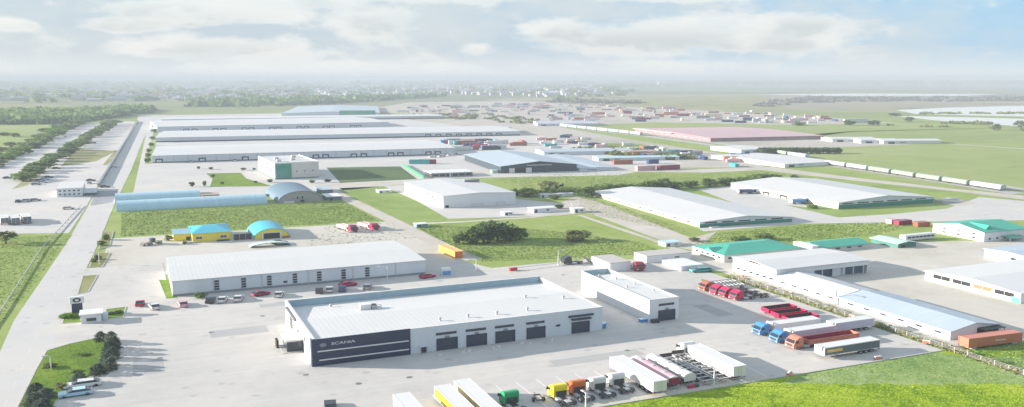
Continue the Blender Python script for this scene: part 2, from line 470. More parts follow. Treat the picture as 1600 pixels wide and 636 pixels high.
# estate paving round the big warehouses and along the old road on the left
sheet('estate_yard', [(-1.5, 394), (90, 394), (150, 420), (157.8,417.0), (230.8,398.6), (300, 440), (330, 700), (300, 1300), (25, 1300)], .032, CONCN)
sheet('service_road', [(-24, 60), (-17, 60), (-15.5, 202), (-11.2, 292), (-7.8, 384), (-1, 530), (9, 800), (24, 1090), (24, 1300), (9, 1300), (7.5, 1118), (-4, 800), (-12.5, 535), (-17.7, 369), (-20.1, 296), (-24.6, 206)], .040, CONCR)
sheet('car_park', [(-54, 330), (-20.5, 318), (-18.2, 371), (-13.2, 534), (-4.5, 800), (5, 1118), (-24, 1150), (-54, 485)], .032, CONCN)
sheet('car_park', [(-120, 318), (-52, 318), (-52, 372), (-120, 372)], .033, CONCN)
sheet('avenue', [(-65.2,343.0), (-74.6,481.6), (-71.1,571.5), (-49.9,1095.6), (-20.3,1114.3), (-30.7,931.0), (-49.2,493.5), (-49.7,422.2), (-49.6,336.3)], .039, CONCR)
sheet('lawn', [(-38.1,565.3), (-20.6,592.0), (-10.1,670.5), (-36.5,706.3)], .05, STRAW)
sheet('lawn', [(-16.4,564.2), (-13.7,563.0), (-6.9,675.0), (-11.0,676.8)], .05, STRAW)
sheet('lawn', [(-51.3,455.8), (-46.4,469.5), (-44.2,523.4), (-49.2,525.5)], .05, STRAW)
sheet('lawn', [(6.2,562.9), (10.0,561.2), (30.4,1076.6), (26.4,1078.3)], .05, MEADOW)
sheet('lawn', [(32.1,430.4), (59.0,421.5), (51.9,459.3), (52.4,488.8), (35.2,492.7), (36.0,463.0)], .05, LAWN)
sheet('sports_pitch', [(91.1,421.6), (130.0,422.7), (140.1,488.8), (100.0,498.1)], .05, PITCH)
sheet('pavement', [(81.8,428.5), (91.2,427.3), (98.6,498.6), (91.7,497.7)], .046, CONCN)
# old works: dirt yards, the lane beside them and the grass round it
sheet('dirt_yard', [(-10, 256), (6, 256), (6, 240), (60, 240), (60, 222), (83, 222), (83.5, 300), (-8.0, 302)], .024, DIRT)
sheet('dirt_track', strip([(80.5, 420), (81.5, 360), (83.2, 300), (84.0, 250), (85.5, 226)], 5.5), .040, TRACK)
sheet('dirt_track', [(78.1,405.4), (120.2,403.4), (144.9,428.9), (221.2,427.1), (279.4,391.4), (316.2,390.0), (325.8,329.6), (336.1,279.6), (339.1,251.0), (350.3,259.4), (343.9,286.1), (336.3,340.3), (332.7,402.1), (291.3,408.2), (230.9,445.8), (150.8,446.6), (124.0,416.2), (81.1,420.2)], .044, TRACK)
sheet('grass_field', [(86.2,401.9), (107.0,400.9), (106.1,338.7), (107.8,305.0), (98.7,292.8), (86.0,289.4)], .032, MEADOW)
sheet('concrete_apron', [(107.0,400.9), (125.2,404.1), (147.4,333.3), (161.3,311.0), (161.2,292.4), (141.8,288.7), (102.7,297.4), (106.0,342.7)], .036, CONCN)
sheet('concrete_apron', [(148.1,307.1), (173.7,335.2), (173.0,314.0), (160.6,230.6), (175.1,237.2), (150.2,212.3), (148.1,217.5), (155.2,286.3)], .040, TRACK)
sheet('dirt_track', strip([(88.8,291.1), (104.5,288.9), (131.3,288.3), (154.5,295.3)], 3.0), .050, TRACK)
sheet('dirt_track', strip([(150.1,286.8), (148.6,258.2), (147.6,232.6), (145.4,214.4)], 2.2), .054, TRACK)
sheet('depot_apron', [(234.6,333.1), (261.0,337.5), (247.2,282.2), (233.5,244.4), (288.4,245.1), (329.0,264.1), (338.1,239.1), (298.2,210.3), (262.4,222.6), (210.9,238.7), (171.2,238.9), (173.0,244.9), (211.6,244.4), (215.8,269.0)], .048, CONCN)
sheet('grass_patch', [(237.4,278.3), (244.8,256.5), (295.5,257.4), (288.4,245.1), (259.9,243.1), (233.5,244.4)], .056, MEADOW)
sheet('works_yard', [(139, 114.5), (156, 112.5), (200, 108), (330, 92), (330, 190), (250, 188), (214, 200), (139, 215)], .030, DIRT)
sheet('hall_forecourt', [(420.4,580.0), (520.7,581.7), (572.6,514.7), (541.6,498.4), (461.3,499.0), (413.2,477.1), (401.7,499.7)], .03, SANDY)
sheet('dirt_track', strip([(572.6,514.7), (580.6,474.7), (585.6,426.8)], 5), .034, TRACK)
sheet('pale_field', [(6081.4,5917.0), (8173.2,5628.7), (7151.2,4924.3), (5456.6,5181.1)], .05, TRACK)
sheet('pale_field', [(3724.8,4689.8), (4963.3,4600.1), (4713.7,4265.4), (3653.3,4243.5)], .05, STRAW)
sheet('lane', [(298.2,258.2), (297.7,248.6), (312.1,250.2), (316.5,269.4)], .058, TRACK)
# workshop yard
sheet('workshop_yard', [(-15.8, 100), (56, 100), (56, 114.5), (136, 114.5), (136, 205), (112, 214), (86, 214), (83, 222), (6, 222), (6, 256), (-13, 256), (-15.8, 202)], .060, CONCY)
sheet('parking_strip', [(56.2, 114.4), (97, 114.4), (97, 116.4), (56.2, 116.4)], .066, paving_mat('pale_parking_strip', (.46, .44, .36), .12))
sheet('lush_verge', [(56, 70), (160, 70), (160, 108), (138, 112.6), (136, 114.2), (56, 114.2)], .020, VERGE)
rnd = random.Random(6)
ea, eb = Vector((96.6,111.4)), Vector((142.7,91.6))
EDGE = [tuple(ea.lerp(eb, k / 60) + Vector((rnd.uniform(-.3, .3), rnd.uniform(-.75, .75)))) for k in range(61)]
sheet('pale_verge', EDGE + [(156.1,100.7), (135.1,111.3), (134.4,114.5), (100.5,113.6)], .026, VERGEP)
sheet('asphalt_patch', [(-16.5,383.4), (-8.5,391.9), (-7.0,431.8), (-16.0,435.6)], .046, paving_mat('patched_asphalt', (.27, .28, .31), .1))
kb = MB(); kb.box(56, 114.15, 0, 136, 114.5, .13); struct(kb.build('kerb', CONC))
# lawn islands with kerbs
ISL = [(-18.6, 144), (-17.4, 168), (-16.6, 179.5), (-13, 182.6), (-8.4, 184.8), (-4.6, 182.8), (-5.4, 172), (-6.8, 162), (-11.0, 157.2), (-13, 150), (-14, 144)]
sheet('lawn_island', ISL, .12, LAWN)


def kerb_loop(pts, z=.15, w=.22):
    mb = MB(); n = len(pts)
    for i in range(n):
        a = Vector(pts[i]); b = Vector(pts[(i + 1) % n]); d = (b - a).normalized(); q = Vector((-d.y, d.x)) * w / 2
        prof = [(a + q), (a - q), (b - q), (b + q)]
        mb.add([(p.x, p.y, .02) for p in prof] + [(p.x, p.y, z) for p in prof], [(4, 5, 6, 7), (0, 1, 5, 4), (1, 2, 6, 5), (2, 3, 7, 6), (3, 0, 4, 7)])
    return struct(mb.build('kerb', CONC))


kerb_loop(ISL)
ISL2 = [(-15.2,198.9), (-11.5,198.3), (-12.7,208.2), (-15.2,207.5)]
ISL3 = [(-7.1,199.1), (-3.7,199.3), (-3.2,208.2), (-7.2,207.6)]
ISL4 = [(-13.6,225.4), (-11.4,227.2), (-9.9,245.9), (-13.3,245.8)]
ISL5 = [(-12.2,257.0), (-9.1,255.7), (-7.5,275.9), (-11.6,277.6)]
ISL6 = [(-10.6,283.5), (-7.9,286.7), (-7.2,315.5), (-10.5,316.9)]
for q, mt in ((ISL2, LAWN), (ISL3, LAWN), (ISL4, STRAW), (ISL5, STRAW), (ISL6, STRAW)):
    sheet('lawn_island', q, .12, mt); kerb_loop(q)
sheet('grass_strip', [(5.3, 212.6), (7.6, 212.6), (7.0, 232), (4.3, 234)], .07, LAWN)
# road paint
PAINT = M('worn_road_paint', (.72, .72, .70), .8, var=.2, scale=2)
mk = MB()
for i in range(40):
    y = 150 + i * 9.5; x = -20.3 + (y - 150) * .0235
    mk.poly([(x, y, .046), (x + .16, y, .046), (x + .25, y + 3.6, .046), (x + .09, y + 3.6, .046)])
struct(mk.build('road_marking', M('faded_road_paint', (.53, .53, .52), .8, var=.2, scale=2)))
mk = MB()
for i in range(17):
    x = 38 + i * 3.65
    mk.poly([(x, 115.5, .070), (x + .14, 115.5, .070), (x + .14, 129.5, .070), (x, 129.5, .070)])
struct(mk.build('bay_marking', PAINT))

mk = MB()
for (x, y) in ((23.4,188.7), (25.0,147.1), (12.4,180.0), (32.2,139.2), (40.8,138.9), (82.2,137.3), (111.5,137.5), (2.5,166.6), (99.7,198.9), (78.9,200.0), (94.7,127.0)):
    mk.poly([(x + .55 * math.cos(k * math.pi / 6), y + .55 * math.sin(k * math.pi / 6), .070) for k in range(12)])
struct(mk.build('manhole_cover', M('cast_iron', (.16, .16, .16), .6, var=.2, scale=4)))
PATCH = paving_mat('patched_yard', (.36, .36, .36), .16)
for pp in (rect(12, 176, 23, 181), rect(-2, 158, 3, 166), rect(104, 176, 111, 190), rect(66, 134, 84, 137.5), rect(112, 150, 116, 160), rect(24, 196, 40, 199)):
    sheet('paving_patch', pp, .065, PATCH)

# ------------------------------------------------------------------ building kit


def on(face, W, D, u, dep, z):
    return {'front': (u, -dep, z), 'left': (-dep, u, z), 'right': (W + dep, u, z), 'back': (u, D + dep, z)}[face]


def slab(mb, face, W, D, u0, u1, z0, z1, d0, d1):
    a = on(face, W, D, u0, d0, z0); b = on(face, W, D, u1, d1, z1)
    return mb.box(min(a[0], b[0]), min(a[1], b[1]), z0, max(a[0], b[0]), max(a[1], b[1]), z1, True)


class Hall:
    """a building with walls, roof and parts; local origin at its front left corner"""
    def __init__(s, name, label, cat, x, y, w, d, h, rot=0, group=None):
        s.W, s.D, s.H = w, d, h
        s.r = thing(name, label, cat, x, y, rot, group)

    def walls(s, mat, shape='flat', rise=0., name='wall'):
        W, D, H = s.W, s.D, s.H; mb = MB()
        if shape == 'gy':      # ridge runs front to back
            mb.ext([(0, 0), (W, 0), (W, H), (W / 2, H + rise), (0, H)], 0, D, 'y')
        elif shape == 'gx':    # ridge runs left to right
            mb.ext([(0, 0), (D, 0), (D, H), (D / 2, H + rise), (0, H)], 0, W, 'x')
        else:
            mb.box(0, 0, 0, W, D, H)
        s.shape, s.rise = shape, rise
        return mb.build(name, mat, s.r)

    def roof(s, mat, over=.3, t=.12):
        W, D, H, e = s.W, s.D, s.H + .012, s.rise; mb = MB()
        if s.shape == 'gy':
            k = e / (W / 2) * over
            mb.ext([(-over, H - k), (W / 2, H + e), (W + over, H - k), (W + over, H - k + t), (W / 2, H + e + t), (-over, H - k + t)], -over, D + over, 'y')
        elif s.shape == 'gx':
            k = e / (D / 2) * over
            mb.ext([(-over, H - k), (D / 2, H + e), (D + over, H - k), (D + over, H - k + t), (D / 2, H + e + t), (-over, H - k + t)], -over, W + over, 'x')
        else:
            mb.box(-over, -over, H, W + over, D + over, H + t, True)
        return mb.build('roof', mat, s.r)

    def parapet(s, mat, h, t=.25, z0=None):
        W, D = s.W, s.D; z0 = s.H if z0 is None else z0; mb = MB()
        mb.box(0, 0, z0, W, t, z0 + h); mb.box(0, D - t, z0, W, D, z0 + h); mb.box(0, t, z0, t, D - t, z0 + h); mb.box(W - t, t, z0, W, D - t, z0 + h)
        return mb.build('parapet', mat, s.r)

    def band(s, mat, z0, z1, faces=('front', 'left', 'right'), dep=.05, name='plinth'):
        mb = MB()
        for f in faces:
            L = s.W if f in ('front', 'back') else s.D
            slab(mb, f, s.W, s.D, .01, L - .01, z0, z1, .004, dep)
        return mb.build(name, mat, s.r)

    def window(s, face, u0, u1, z0, z1, pane=None, frame=None, name='window', sub='pane', fw=.08, mull=0):
        mb = MB(); A = (face, s.W, s.D)
        for a, b, c, d in ((u0, u1, z0, z0 + fw), (u0, u1, z1 - fw, z1), (u0, u0 + fw, z0 + fw, z1 - fw), (u1 - fw, u1, z0 + fw, z1 - fw)):
            slab(mb, *A, a, b, c, d, .003, .09)
        for i in range(mull):
            u = u0 + (u1 - u0) * (i + 1) / (mull + 1)
            slab(mb, *A, u - .03, u + .03, z0 + fw, z1 - fw, .003, .075)
        o = mb.build(name, frame or WHITE, s.r)
        p = MB(); slab(p, *A, u0 + fw, u1 - fw, z0 + fw, z1 - fw, .002, .03); p.build(sub, pane or GL, o)
        return o

    def door(s, face, u0, u1, z1, mat=None, frame=None, name='door', sub='shutter', fw=.12, ribs=True):
        A = (face, s.W, s.D); mb = MB()
        for a, b, c, d in ((u0, u1, z1 - fw, z1), (u0, u0 + fw, .03, z1 - fw), (u1 - fw, u1, .03, z1 - fw)):
            slab(mb, *A, a, b, c, d, .003, .14)
        o = mb.build(name, frame or FRAMEG, s.r)
        p = MB(); slab(p, *A, u0 + fw, u1 - fw, .03, z1 - fw, .002, .04)
        if ribs:
            n = max(2, int((z1 - fw) / .35))
            for i in range(1, n):
                z = (z1 - fw) * i / n
                slab(p, *A, u0 + fw, u1 - fw, z - .02, z + .02, .04, .055)
        p.build(sub, mat or DOORD, o)
        return o

    def box(s, name, x0, y0, z0, x1, y1, z1, mat, label=None):
        return MB().box(x0, y0, z0, x1, y1, z1, True).build(name, mat, s.r, label)


def arch(name, label, cat, x, y, w, d, h, axis, roofm, wallm, rot=0, n=18, wall=.0, t=.15):
    """barrel roofed hall: axis y runs front to back, axis x runs left to right"""
    r = thing(name, label, cat, x, y, rot)
    span = w if axis == 'y' else d; L = d if axis == 'y' else w
    def arc(rad, hh):
        return [(span / 2 - rad * math.cos(math.pi * i / n), wall + hh * math.sin(math.pi * i / n)) for i in range(n + 1)]
    o_ = arc(span / 2, h - wall); i_ = arc(span / 2 - t, h - wall - t)
    MB().ext(o_ + i_[::-1], -.15, L + .15, axis).build('roof', roofm, r)
    prof = arc(span / 2 - t - .02, h - wall - t - .02)
    e = MB()
    if wall: prof = [(t + .02, 0)] + prof + [(span - t - .02, 0)]
    e.ext(prof, .1, .25, axis); e.build('end_wall', wallm, r)
    MB().ext(prof, L - .25, L - .1, axis).build('end_wall', wallm, r)
    return r


def lettering(parent, txt, x, y, z, size, mat, name='lettering', rotz=0, ext=.03, sx=1.0):
    cu = bpy.data.curves.new(name, 'FONT'); cu.body = txt; cu.size = size; cu.extrude = ext; cu.resolution_u = 3
    tmp = bpy.data.objects.new(name, cu); COL.objects.link(tmp)
    dg = bpy.context.evaluated_depsgraph_get(); me = bpy.data.meshes.new_from_object(tmp.evaluated_get(dg))
    bpy.data.objects.remove(tmp); bpy.data.curves.remove(cu)
    me.materials.clear(); me.materials.append(mat)
    for v in me.vertices: v.co = (v.co.x * sx, -v.co.z, v.co.y)
    o = bpy.data.objects.new(name, me); COL.objects.link(o); o.parent = parent
    o.location = (x, y, z); o.rotation_euler = (0, 0, R(rotz))
    return o


# ------------------------------------------------------------------ the workshop
H = Hall('truck_workshop', 'long white truck workshop with navy facade panel and row of dark doors', 'workshop', 27, 151, 57.5, 29.5, 4.75)
W0 = H
mb = MB()      # shell: four walls rising as parapets at the back and left
mb.box(0, 0, 0, 57.5, .35, 4.75); mb.box(0, .35, 0, .35, 29.15, 4.95); mb.box(57.15, .35, 0, 57.5, 29.15, 4.72); mb.box(0, 29.15, 0, 57.5, 29.5, 4.95)
mb.build('wall', WALLG, H.r)
rf = MB()
rf.ext([(.36, 4.2), (14, 4.3), (29.14, 3.4), (29.14, 3.6), (14, 4.72), (.36, 4.70)], .36, 57.14, 'x')
rfo = rf.build('roof', RROOF, H.r)
PARSHADE = M('parapet_shade_face', (.30, .42, .48), .4, var=.12, scale=.5)  # bluish shading of the parapets' inner faces, put into the colour of thin sheets
ln_ = MB(); ln_.box(.38, 29.02, 3.62, 57.1, 29.14, 4.93, True); ln_.build('parapet_shade_face', PARSHADE, H.r)
ln_ = MB(); ln_.box(.355, .6, 4.2, .43, 29.0, 4.9, True); ln_.build('parapet_shade_face', PARSHADE, H.r)
cp = MB(); cp.box(-.06, -.06, 4.955, .42, 29.56, 5.03, True); cp.box(.42, 29.08, 4.955, 57.56, 29.56, 5.03, True)
cp.build('coping', WHITE, H.r)
cp = MB(); cp.box(.42, -.06, 4.757, 57.56, .41, 4.83, True); cp.box(57.09, .41, 4.757, 57.56, 29.08, 4.81, True)
cp.build('coping', WHITE, H.r)
fp = MB(); fp.box(-.22, -.25, .03, 17.6, -.01, 4.92, True); fp.box(-.22, -.01, .03, -.01, 1.2, 4.92, True)
fpo = fp.build('facade_panel', NAVY, H.r)
for z, a in ((2.62, .75), (1.02, 1.0)):
    MB().box(a, -.40, z, 17.25, -.252, z + .19, True).build('facade_stripe', WHITE, fpo)
lettering(fpo, 'SCANIA', 3.15, -.256, 3.62, .68, WHITE, sx=1.8)
em = MB(); em.ext([(1.75 + .62 * math.cos(t * math.pi / 10), 3.78 + .36 * math.sin(t * math.pi / 10)) for t in range(20)], -.30, -.252, 'y')
emo = em.build('emblem', M('emblem_grey', (.20, .19, .24), .4, .3), fpo)
doors = [(49.63, 53.77), (55.51, 59.64), (61.38, 65.44), (67.86, 71.86), (77.58, 81.57)]
for i, (a, b) in enumerate(doors):
    H.door('front', a - 27, b - 27, 2.35, frame=NAVY)
    if i < 4:
        H.window('front', a - 27.1, b - 27.2, 3.0, 3.45, frame=NAVY, fw=.05)
        H.box('door_lamp', (a + b) / 2 - 27.35, -.42, 2.5, (a + b) / 2 - 26.65, -.01, 2.72, FRAMEG)
H.box('sign_board', doors[4][0] - 27.7, -.3, 3.42, doors[4][1] - 26.2, -.01, 3.78, NAVY)
H.box('canopy', doors[4][0] - 27.1, -.7, 2.85, doors[4][1] - 26.9, -.01, 3.1, NAVY)
H.window('front', 74.21 - 27, 75.05 - 27, 1.9, 2.3, frame=NAVY, fw=.05)
H.door('front', 46.55 - 27, 47.78 - 27, 1.25, name='side_door', sub='leaf', ribs=False, frame=STEEL)
H.box('door_canopy', 46.31 - 27.2, -.7, 1.32, 47.90 - 26.8, -.01, 1.42, WALLG)
# end facing the entrance: windows and porch
for a, b, z0, z1 in ((20.5, 23.6, .9, 3.4), (13.6, 15.4, 1.7, 3.0), (7.2, 8.6, 2.2, 3.4)):
    H.window('left', a, b, z0, z1, frame=WHITE, mull=1)
for k in range(9):
    MB().box(-.5, 16.2 + k * 1.2, 4.05, -.01, 16.55 + k * 1.2, 4.6, True).build('rainwater_outlet', FRAMEG, H.r)
po = H.box('porch', -3.2, 9.6, 2.05, -.01, 14.8, 2.35, WALLB)
MB().box(-2.9, 9.9, .04, -.01, 14.5, 2.05).build('porch_glazing', GL, po)
st = MB(); st.box(-3.7, 9.4, .03, -.02, 15, .16); st.box(-4.1, 9.2, .03, -3.7, 15.2, .09); st.build('porch_step', CONC, po)
for k in range(2):
    MB().box(-4.3, 13.2 + k * 1.1, .07, -3.9, 13.9 + k * 1.1, 1.6).build('porch_post', DARK, po)
# roof plant
ac = thing('air_handling_unit', 'grey air handling unit with ducts on the white workshop roof', 'rooftop unit', 27 + 14.6, 151 + 18.5, 0, z=4.32)
fr = MB(); fr.box(-2.2, -.9, 0, 2.6, -.8, .15, True); fr.box(-2.2, .8, 0, 2.6, .9, .15, True); fr.build('skid', STEEL, ac)
MB().box(-1.8, -.75, .15, .3, .75, 1.15).build('cabinet', WHITE, ac)
MB().box(.5, -.7, .15, 1.6, .7, .75).build('duct_box', STEEL, ac)
fa = MB(); fa.tube((1.1, 0, .75), (1.1, 0, .95), .5, 12); fa.build('fan', DARK, ac)
pi = MB(); pi.tube((-2.1, -.5, .1), (-2.1, -.5, .9), .09); pi.tube((-2.1, -.5, .9), (2.4, -.5, .8), .06); pi.tube((2.4, -.5, .8), (2.4, -.5, .1), .09); pi.build('pipework', STEEL, ac)
VENTXY = [(51.5,154.5), (57.2,154.6), (63.1,154.5), (69.7,154.8), (73.5,164.2), (80.5,160.6), (35.3,175.7)]
VLAB = ['small grey roof vent nearest the lettered end, along the front eave of the workshop', 'small grey roof vent above the second workshop door, near the front eave',
        'small grey roof vent above the third workshop door, near the front eave', 'small grey roof vent above the fourth workshop door, near the front eave',
        'small grey roof vent on the ridge of the workshop', 'small grey roof vent near the right end wall of the workshop', 'lone grey vent on the workshop roof between air unit and back corner']
for (x, y), lb, z in zip(VENTXY, VLAB, (4.68, 4.68, 4.68, 4.68, 4.66, 4.66, 3.85)):
    q = thing('roof_vent', lb, 'roof vent', x, y, 0, 'vents on the workshop roof', z)
    a = MB(); a.tube((0, 0, 0), (0, 0, .45), .2, 10); a.build('pipe', STEEL, q)
    a = MB(); a.tube((0, 0, .45), (0, 0, .55), .36, 10); a.tube((0, 0, .55), (0, 0, .72), .36, 10, .06); a.build('cowl', STEEL, q)

# annex beside it
H = Hall('wash_hall', 'narrow white annex hall with one dark door beside the workshop', 'annex', 96, 152, 7.2, 30, 4.6)
mb = MB(); mb.box(0, 0, 0, 7.2, .3, 4.75); mb.box(0, .3, 0, .3, 29.7, 4.75); mb.box(6.9, .3, 0, 7.2, 29.7, 4.75); mb.box(0, 29.7, 0, 7.2, 30, 4.95)
mb.build('wall', WALLW, H.r)
rf = MB(); rf.ext([(.31, 4.2), (20, 4.3), (29.69, 3.6), (29.69, 3.75), (20, 4.62), (.31, 4.6)], .31, 6.89, 'x'); rf.build('roof', RROOF, H.r)
MB().box(.34, 29.5, 3.8, 6.86, 29.66, 4.93, True).build('parapet_shade_face', PARSHADE, H.r)
cp = MB(); cp.box(-.05, -.05, 4.757, .36, 30.05, 4.83, True); cp.box(6.84, -.05, 4.757, 7.25, 30.05, 4.83, True); cp.box(.36, -.05, 4.757, 6.84, .36, 4.83, True); cp.build('coping', WHITE, H.r)
H.door('front', 2.2, 6.3, 2.35, frame=NAVY); H.window('front', 2.3, 6.0, 3.3, 3.75, frame=NAVY, fw=.05)
H.box('door_lamp', 3.9, -.4, 2.5, 4.6, -.01, 2.7, FRAMEG)
H.box('generator', .3, -1.0, .07, 2.0, -.1, .75, DARK)
for k, (x, y) in enumerate([(2.0, 25), (3.6, 20), (4.9, 14), (5.4, 7), (1.7, 12)]):
    q = thing('roof_vent', ['small roof vent at the far end of the annex roof', 'roof vent second from the far end of the annex roof', 'roof vent in the middle of the annex roof', 'roof vent over the door end of the annex', 'roof vent on the workshop side of the annex roof'][k], 'roof vent', 96 + x, 152 + y, 0, 'vents on the annex roof', 4.3 if k == 0 else 4.58)
    a = MB(); a.tube((0, 0, 0), (0, 0, .4), .18, 10); a.build('pipe', STEEL, q)
    a = MB(); a.tube((0, 0, .4), (0, 0, .6), .32, 10, .1); a.build('cowl', STEEL, q)

# long white store behind the workshop
H = Hall('long_store', 'long plain white store with columns of small dark windows behind the workshop', 'warehouse', 6.7, 214, 60.9, 30, 3.62)
H.walls(WALLG, 'gx', .35); H.roof(RROOF, .25)
H.band(FRAMEG, .03, .55, ('front',), .08)
for u in (16.46, 22.55, 28.47, 34.53, 40.41, 46.42, 52.40):
    for k in range(4):
        H.window('front', u - 6.7 - .55, u - 6.7 + .55, .72 + k * .62, 1.22 + k * .62, frame=FRAMEG, fw=.05)
H.window('front', 32.24 - 7.2, 32.24 - 6.2, 1.0, 1.5, frame=FRAMEG, fw=.05)
dp = MB()
for u in (9, 20, 31, 42, 53): dp.box(u, -.16, .03, u + .12, -.02, 3.5, True)
dp.build('downpipe', STEEL, H.r)['kind'] = 'stuff'
H.window('left', 12, 13.4, 1.2, 2.2, frame=WHITE)

# ------------------------------------------------------------------ old works: yellow buildings, barrel halls
H = Hall('yellow_house', 'yellow two part house with bright cyan hipped roof', 'house', 15.4, 284.5, 11.4, 16, 2.75)
H.walls(YEL)
mb = MB()
W, D, z = 11.4, 16, 2.77
mb.add([(-.3, -.3, z), (W + .3, -.3, z), (W + .3, D + .3, z), (-.3, D + .3, z), (3.8, 8, z + 1.15), (7.6, 8, z + 1.15)], [(0, 1, 5, 4), (1, 2, 5), (2, 3, 4, 5), (3, 0, 4), (3, 2, 1, 0)])
mb.build('roof', RCYAN, H.r)
H.window('front', 1.0, 2.9, .9, 1.75, mull=1); H.window('front', 8.2, 10.1, .9, 1.75, mull=1)
wg = MB(); wg.box(-5.2, 4.5, 0, -.02, 14, 2.1); wgo = wg.build('side_wing', YEL, H.r)
MB().ext([(4.2, 2.12), (9.2, 3.0), (14.3, 2.12), (14.3, 2.22), (9.2, 3.1), (4.2, 2.22)], -5.5, -.02, 'x').build('wing_roof', M('pale_cyan_sheet', (.30, .50, .56), .4), wgo)
MB().box(-1.5, 4.42, .03, -.3, 4.49, 1.2, True).build('wing_door', DARK, wgo)
MB().box(-2.2, -1.3, .03, .9, -.02, .45, True).build('entrance_step', CONC, H.r)
H.box('bench', 7.0, -1.2, .03, 10.8, -.5, .45, DARK)
r = arch('arched_garage', 'small barrel roofed garage with cyan roof and yellow front', 'hangar', 33.2, 282, 11.4, 17, 3.3, 'y', RCYAN, YEL)
MB().box(2.6, -.05, .03, 8.6, .08, 1.95, True).build('gateway', WHITE, r)
MB().box(3.1, -.09, .03, 8.1, -.06, 1.8, True).build('gate_opening', VOID, r)
MB().box(8.8, -.6, .03, 11.2, -.1, .5, True).build('red_step', M('dull_red', (.28, .05, .05), .6), r)
gt = thing('metal_gate', 'dark closed gate between the yellow house and the barrel garage', 'gate', 27.3, 283.2)
for k in range(3): MB().box(.1 + k * 1.85, 0, .05, 1.85 + k * 1.85, .12, 1.9, True).build('gate_panel', DARK, gt)
MB().box(-.1, -.05, .03, .08, .18, 2.1).build('post', STEEL, gt); MB().box(5.67, -.05, .03, 5.85, .18, 2.1).build('post', STEEL, gt)
GHM = M('pale_blue_film', (.36, .54, .62), .45, var=.14, scale=.4, streak=(1, .1, .1))
r = arch('greenhouse', 'long pale blue barrel roofed greenhouse beside the road', 'greenhouse', -6.6, 362.5, 55.2, 13, 3.3, 'x', GHM, GHM)
rb = MB()
for k in range(1, 23):
    o_ = [(6.5 - 6.54 * math.cos(math.pi * i / 14), 3.34 * math.sin(math.pi * i / 14)) for i in range(15)]
    i_ = [(6.5 - 6.5 * math.cos(math.pi * i / 14), 3.3 * math.sin(math.pi * i / 14)) for i in range(15)]
    rb.ext(o_ + i_[::-1], k * 2.4 - .05, k * 2.4 + .05, 'x')
rb.build('hoop', M('film_hoop', (.45, .58, .64), .5), r)['kind'] = 'stuff'
r = arch('greenhouse', 'shorter pale blue greenhouse behind the long one', 'greenhouse', -7.4, 390, 32.5, 12, 3.0, 'x', GHM, GHM)
H = Hall('brick_outhouse', 'low pink brick outhouse at the end of the shorter greenhouse', 'shed', 25.5, 388, 7, 9, 1.5)
H.walls(M('pink_brick', (.42, .27, .24), .85)); H.roof(M('rusty_sheet', (.38, .30, .27), .7), .2); H.door('front', .5, 1.9, 1.1, mat=VOID)
wl = thing('boundary_wall', 'long low pink wall running behind the pale blue greenhouse', 'wall', 33, 386)
for k in range(9): MB().box(k * 2.5, 0, .03, k * 2.5 + 2.44, .25, .95).build('wall_panel', M('pink_brick'), wl)
r = arch('barrel_hall', 'large blue grey barrel hall with windowed brick front', 'hangar', 52.6, 362, 18.6, 34, 4.6, 'y', M('blue_grey_sheet', (.10, .17, .23), .5, var=.1, scale=.3), M('grey_pink_brick', (.34, .31, .33), .8))
for x, z0, z1 in ((6.2, 1.3, 1.9), (8.0, 1.2, 2.6), (9.9, 1.2, 2.7), (11.7, 1.3, 1.9)):
    f = MB(); f.box(x - .5, -.12, z0, x + .5, .08, z1, True); fo = f.build('window', WHITE, r)
    MB().box(x - .4, -.15, z0 + .1, x + .4, -.122, z1 - .1, True).build('pane', GL, fo)
MB().box(2.5, -1.2, .03, 6.5, -.2, .7).build('lean_to', WHITE, r)
MB().box(9.2, -.3, .03, 10.6, .05, 1.0, True).build('door', DOORD, r)
H = Hall('small_depot', 'small white flat roofed hut right of the barrel hall', 'hut', 72.6, 362, 6, 10, 1.5)
H.walls(M('dark_blue_cladding', (.10, .16, .24), .6)); H.roof(WHITE, .35, .2); H.door('front', 1, 2.4, 1.2)
H = Hall('small_depot', 'blue hut with pale roof behind the small white hut', 'hut', 74.5, 386, 5.5, 14, 1.5)
H.walls(M('dark_blue_cladding')); H.roof(RBLUE, .3); H.window('front', 1, 3, .6, 1.1)

# ------------------------------------------------------------------ warehouses behind
def dock_pair(H, us, w=4.2, h=2.5, truck=None):
    for u in us:
        H.door('front', u, u + w, h, mat=WHITE, frame=DOORD, name='dock_door', sub='dock_panel', fw=.75, ribs=False)


H = Hall('distribution_warehouse', 'nearest long white distribution warehouse with dock doors, office block before it', 'warehouse', 10.5, 566, 186, 78, 4.3, -4.2)
H.walls(WALLG, 'gx', 1.0); H.roof(RROOF, .4)
H.band(DOORD, .03, .55, ('front',), .08)
dock_pair(H, [12.22-10.5, 36.44-10.5, 61.38-10.5, 104.00-10.5, 109.98-10.5, 127.75-10.5, 134.08-10.5, 151.74-10.5, 157.80-10.5, 176.51-10.5, 182.72-10.5])
cn = MB(); 
for k in range(23): cn.box(4 + k * 8, -.1, .6, 4.15 + k * 8, -.02, 4.2, True)
cn.build('cladding_joint', FRAMEG, H.r)['kind'] = 'stuff'
H = Hall('distribution_warehouse', 'second long white distribution warehouse, reaching furthest to the right', 'warehouse', 17.2, 750, 300, 92, 3.6, -6.5)
H.walls(WALLG, 'gx', 1.2); H.roof(RROOF, .5); H.band(DOORD, .03, .9, ('front',), .1)
dock_pair(H, [215 + k * 9 for k in range(8)], 5, 2.4)
H = Hall('distribution_warehouse', 'third long white distribution warehouse with arched dock shelters', 'warehouse', 22.5, 897, 225, 130, 4.6, 1.5)
H.walls(WALLG, 'gx', 1.2); H.roof(RROOF, .5)
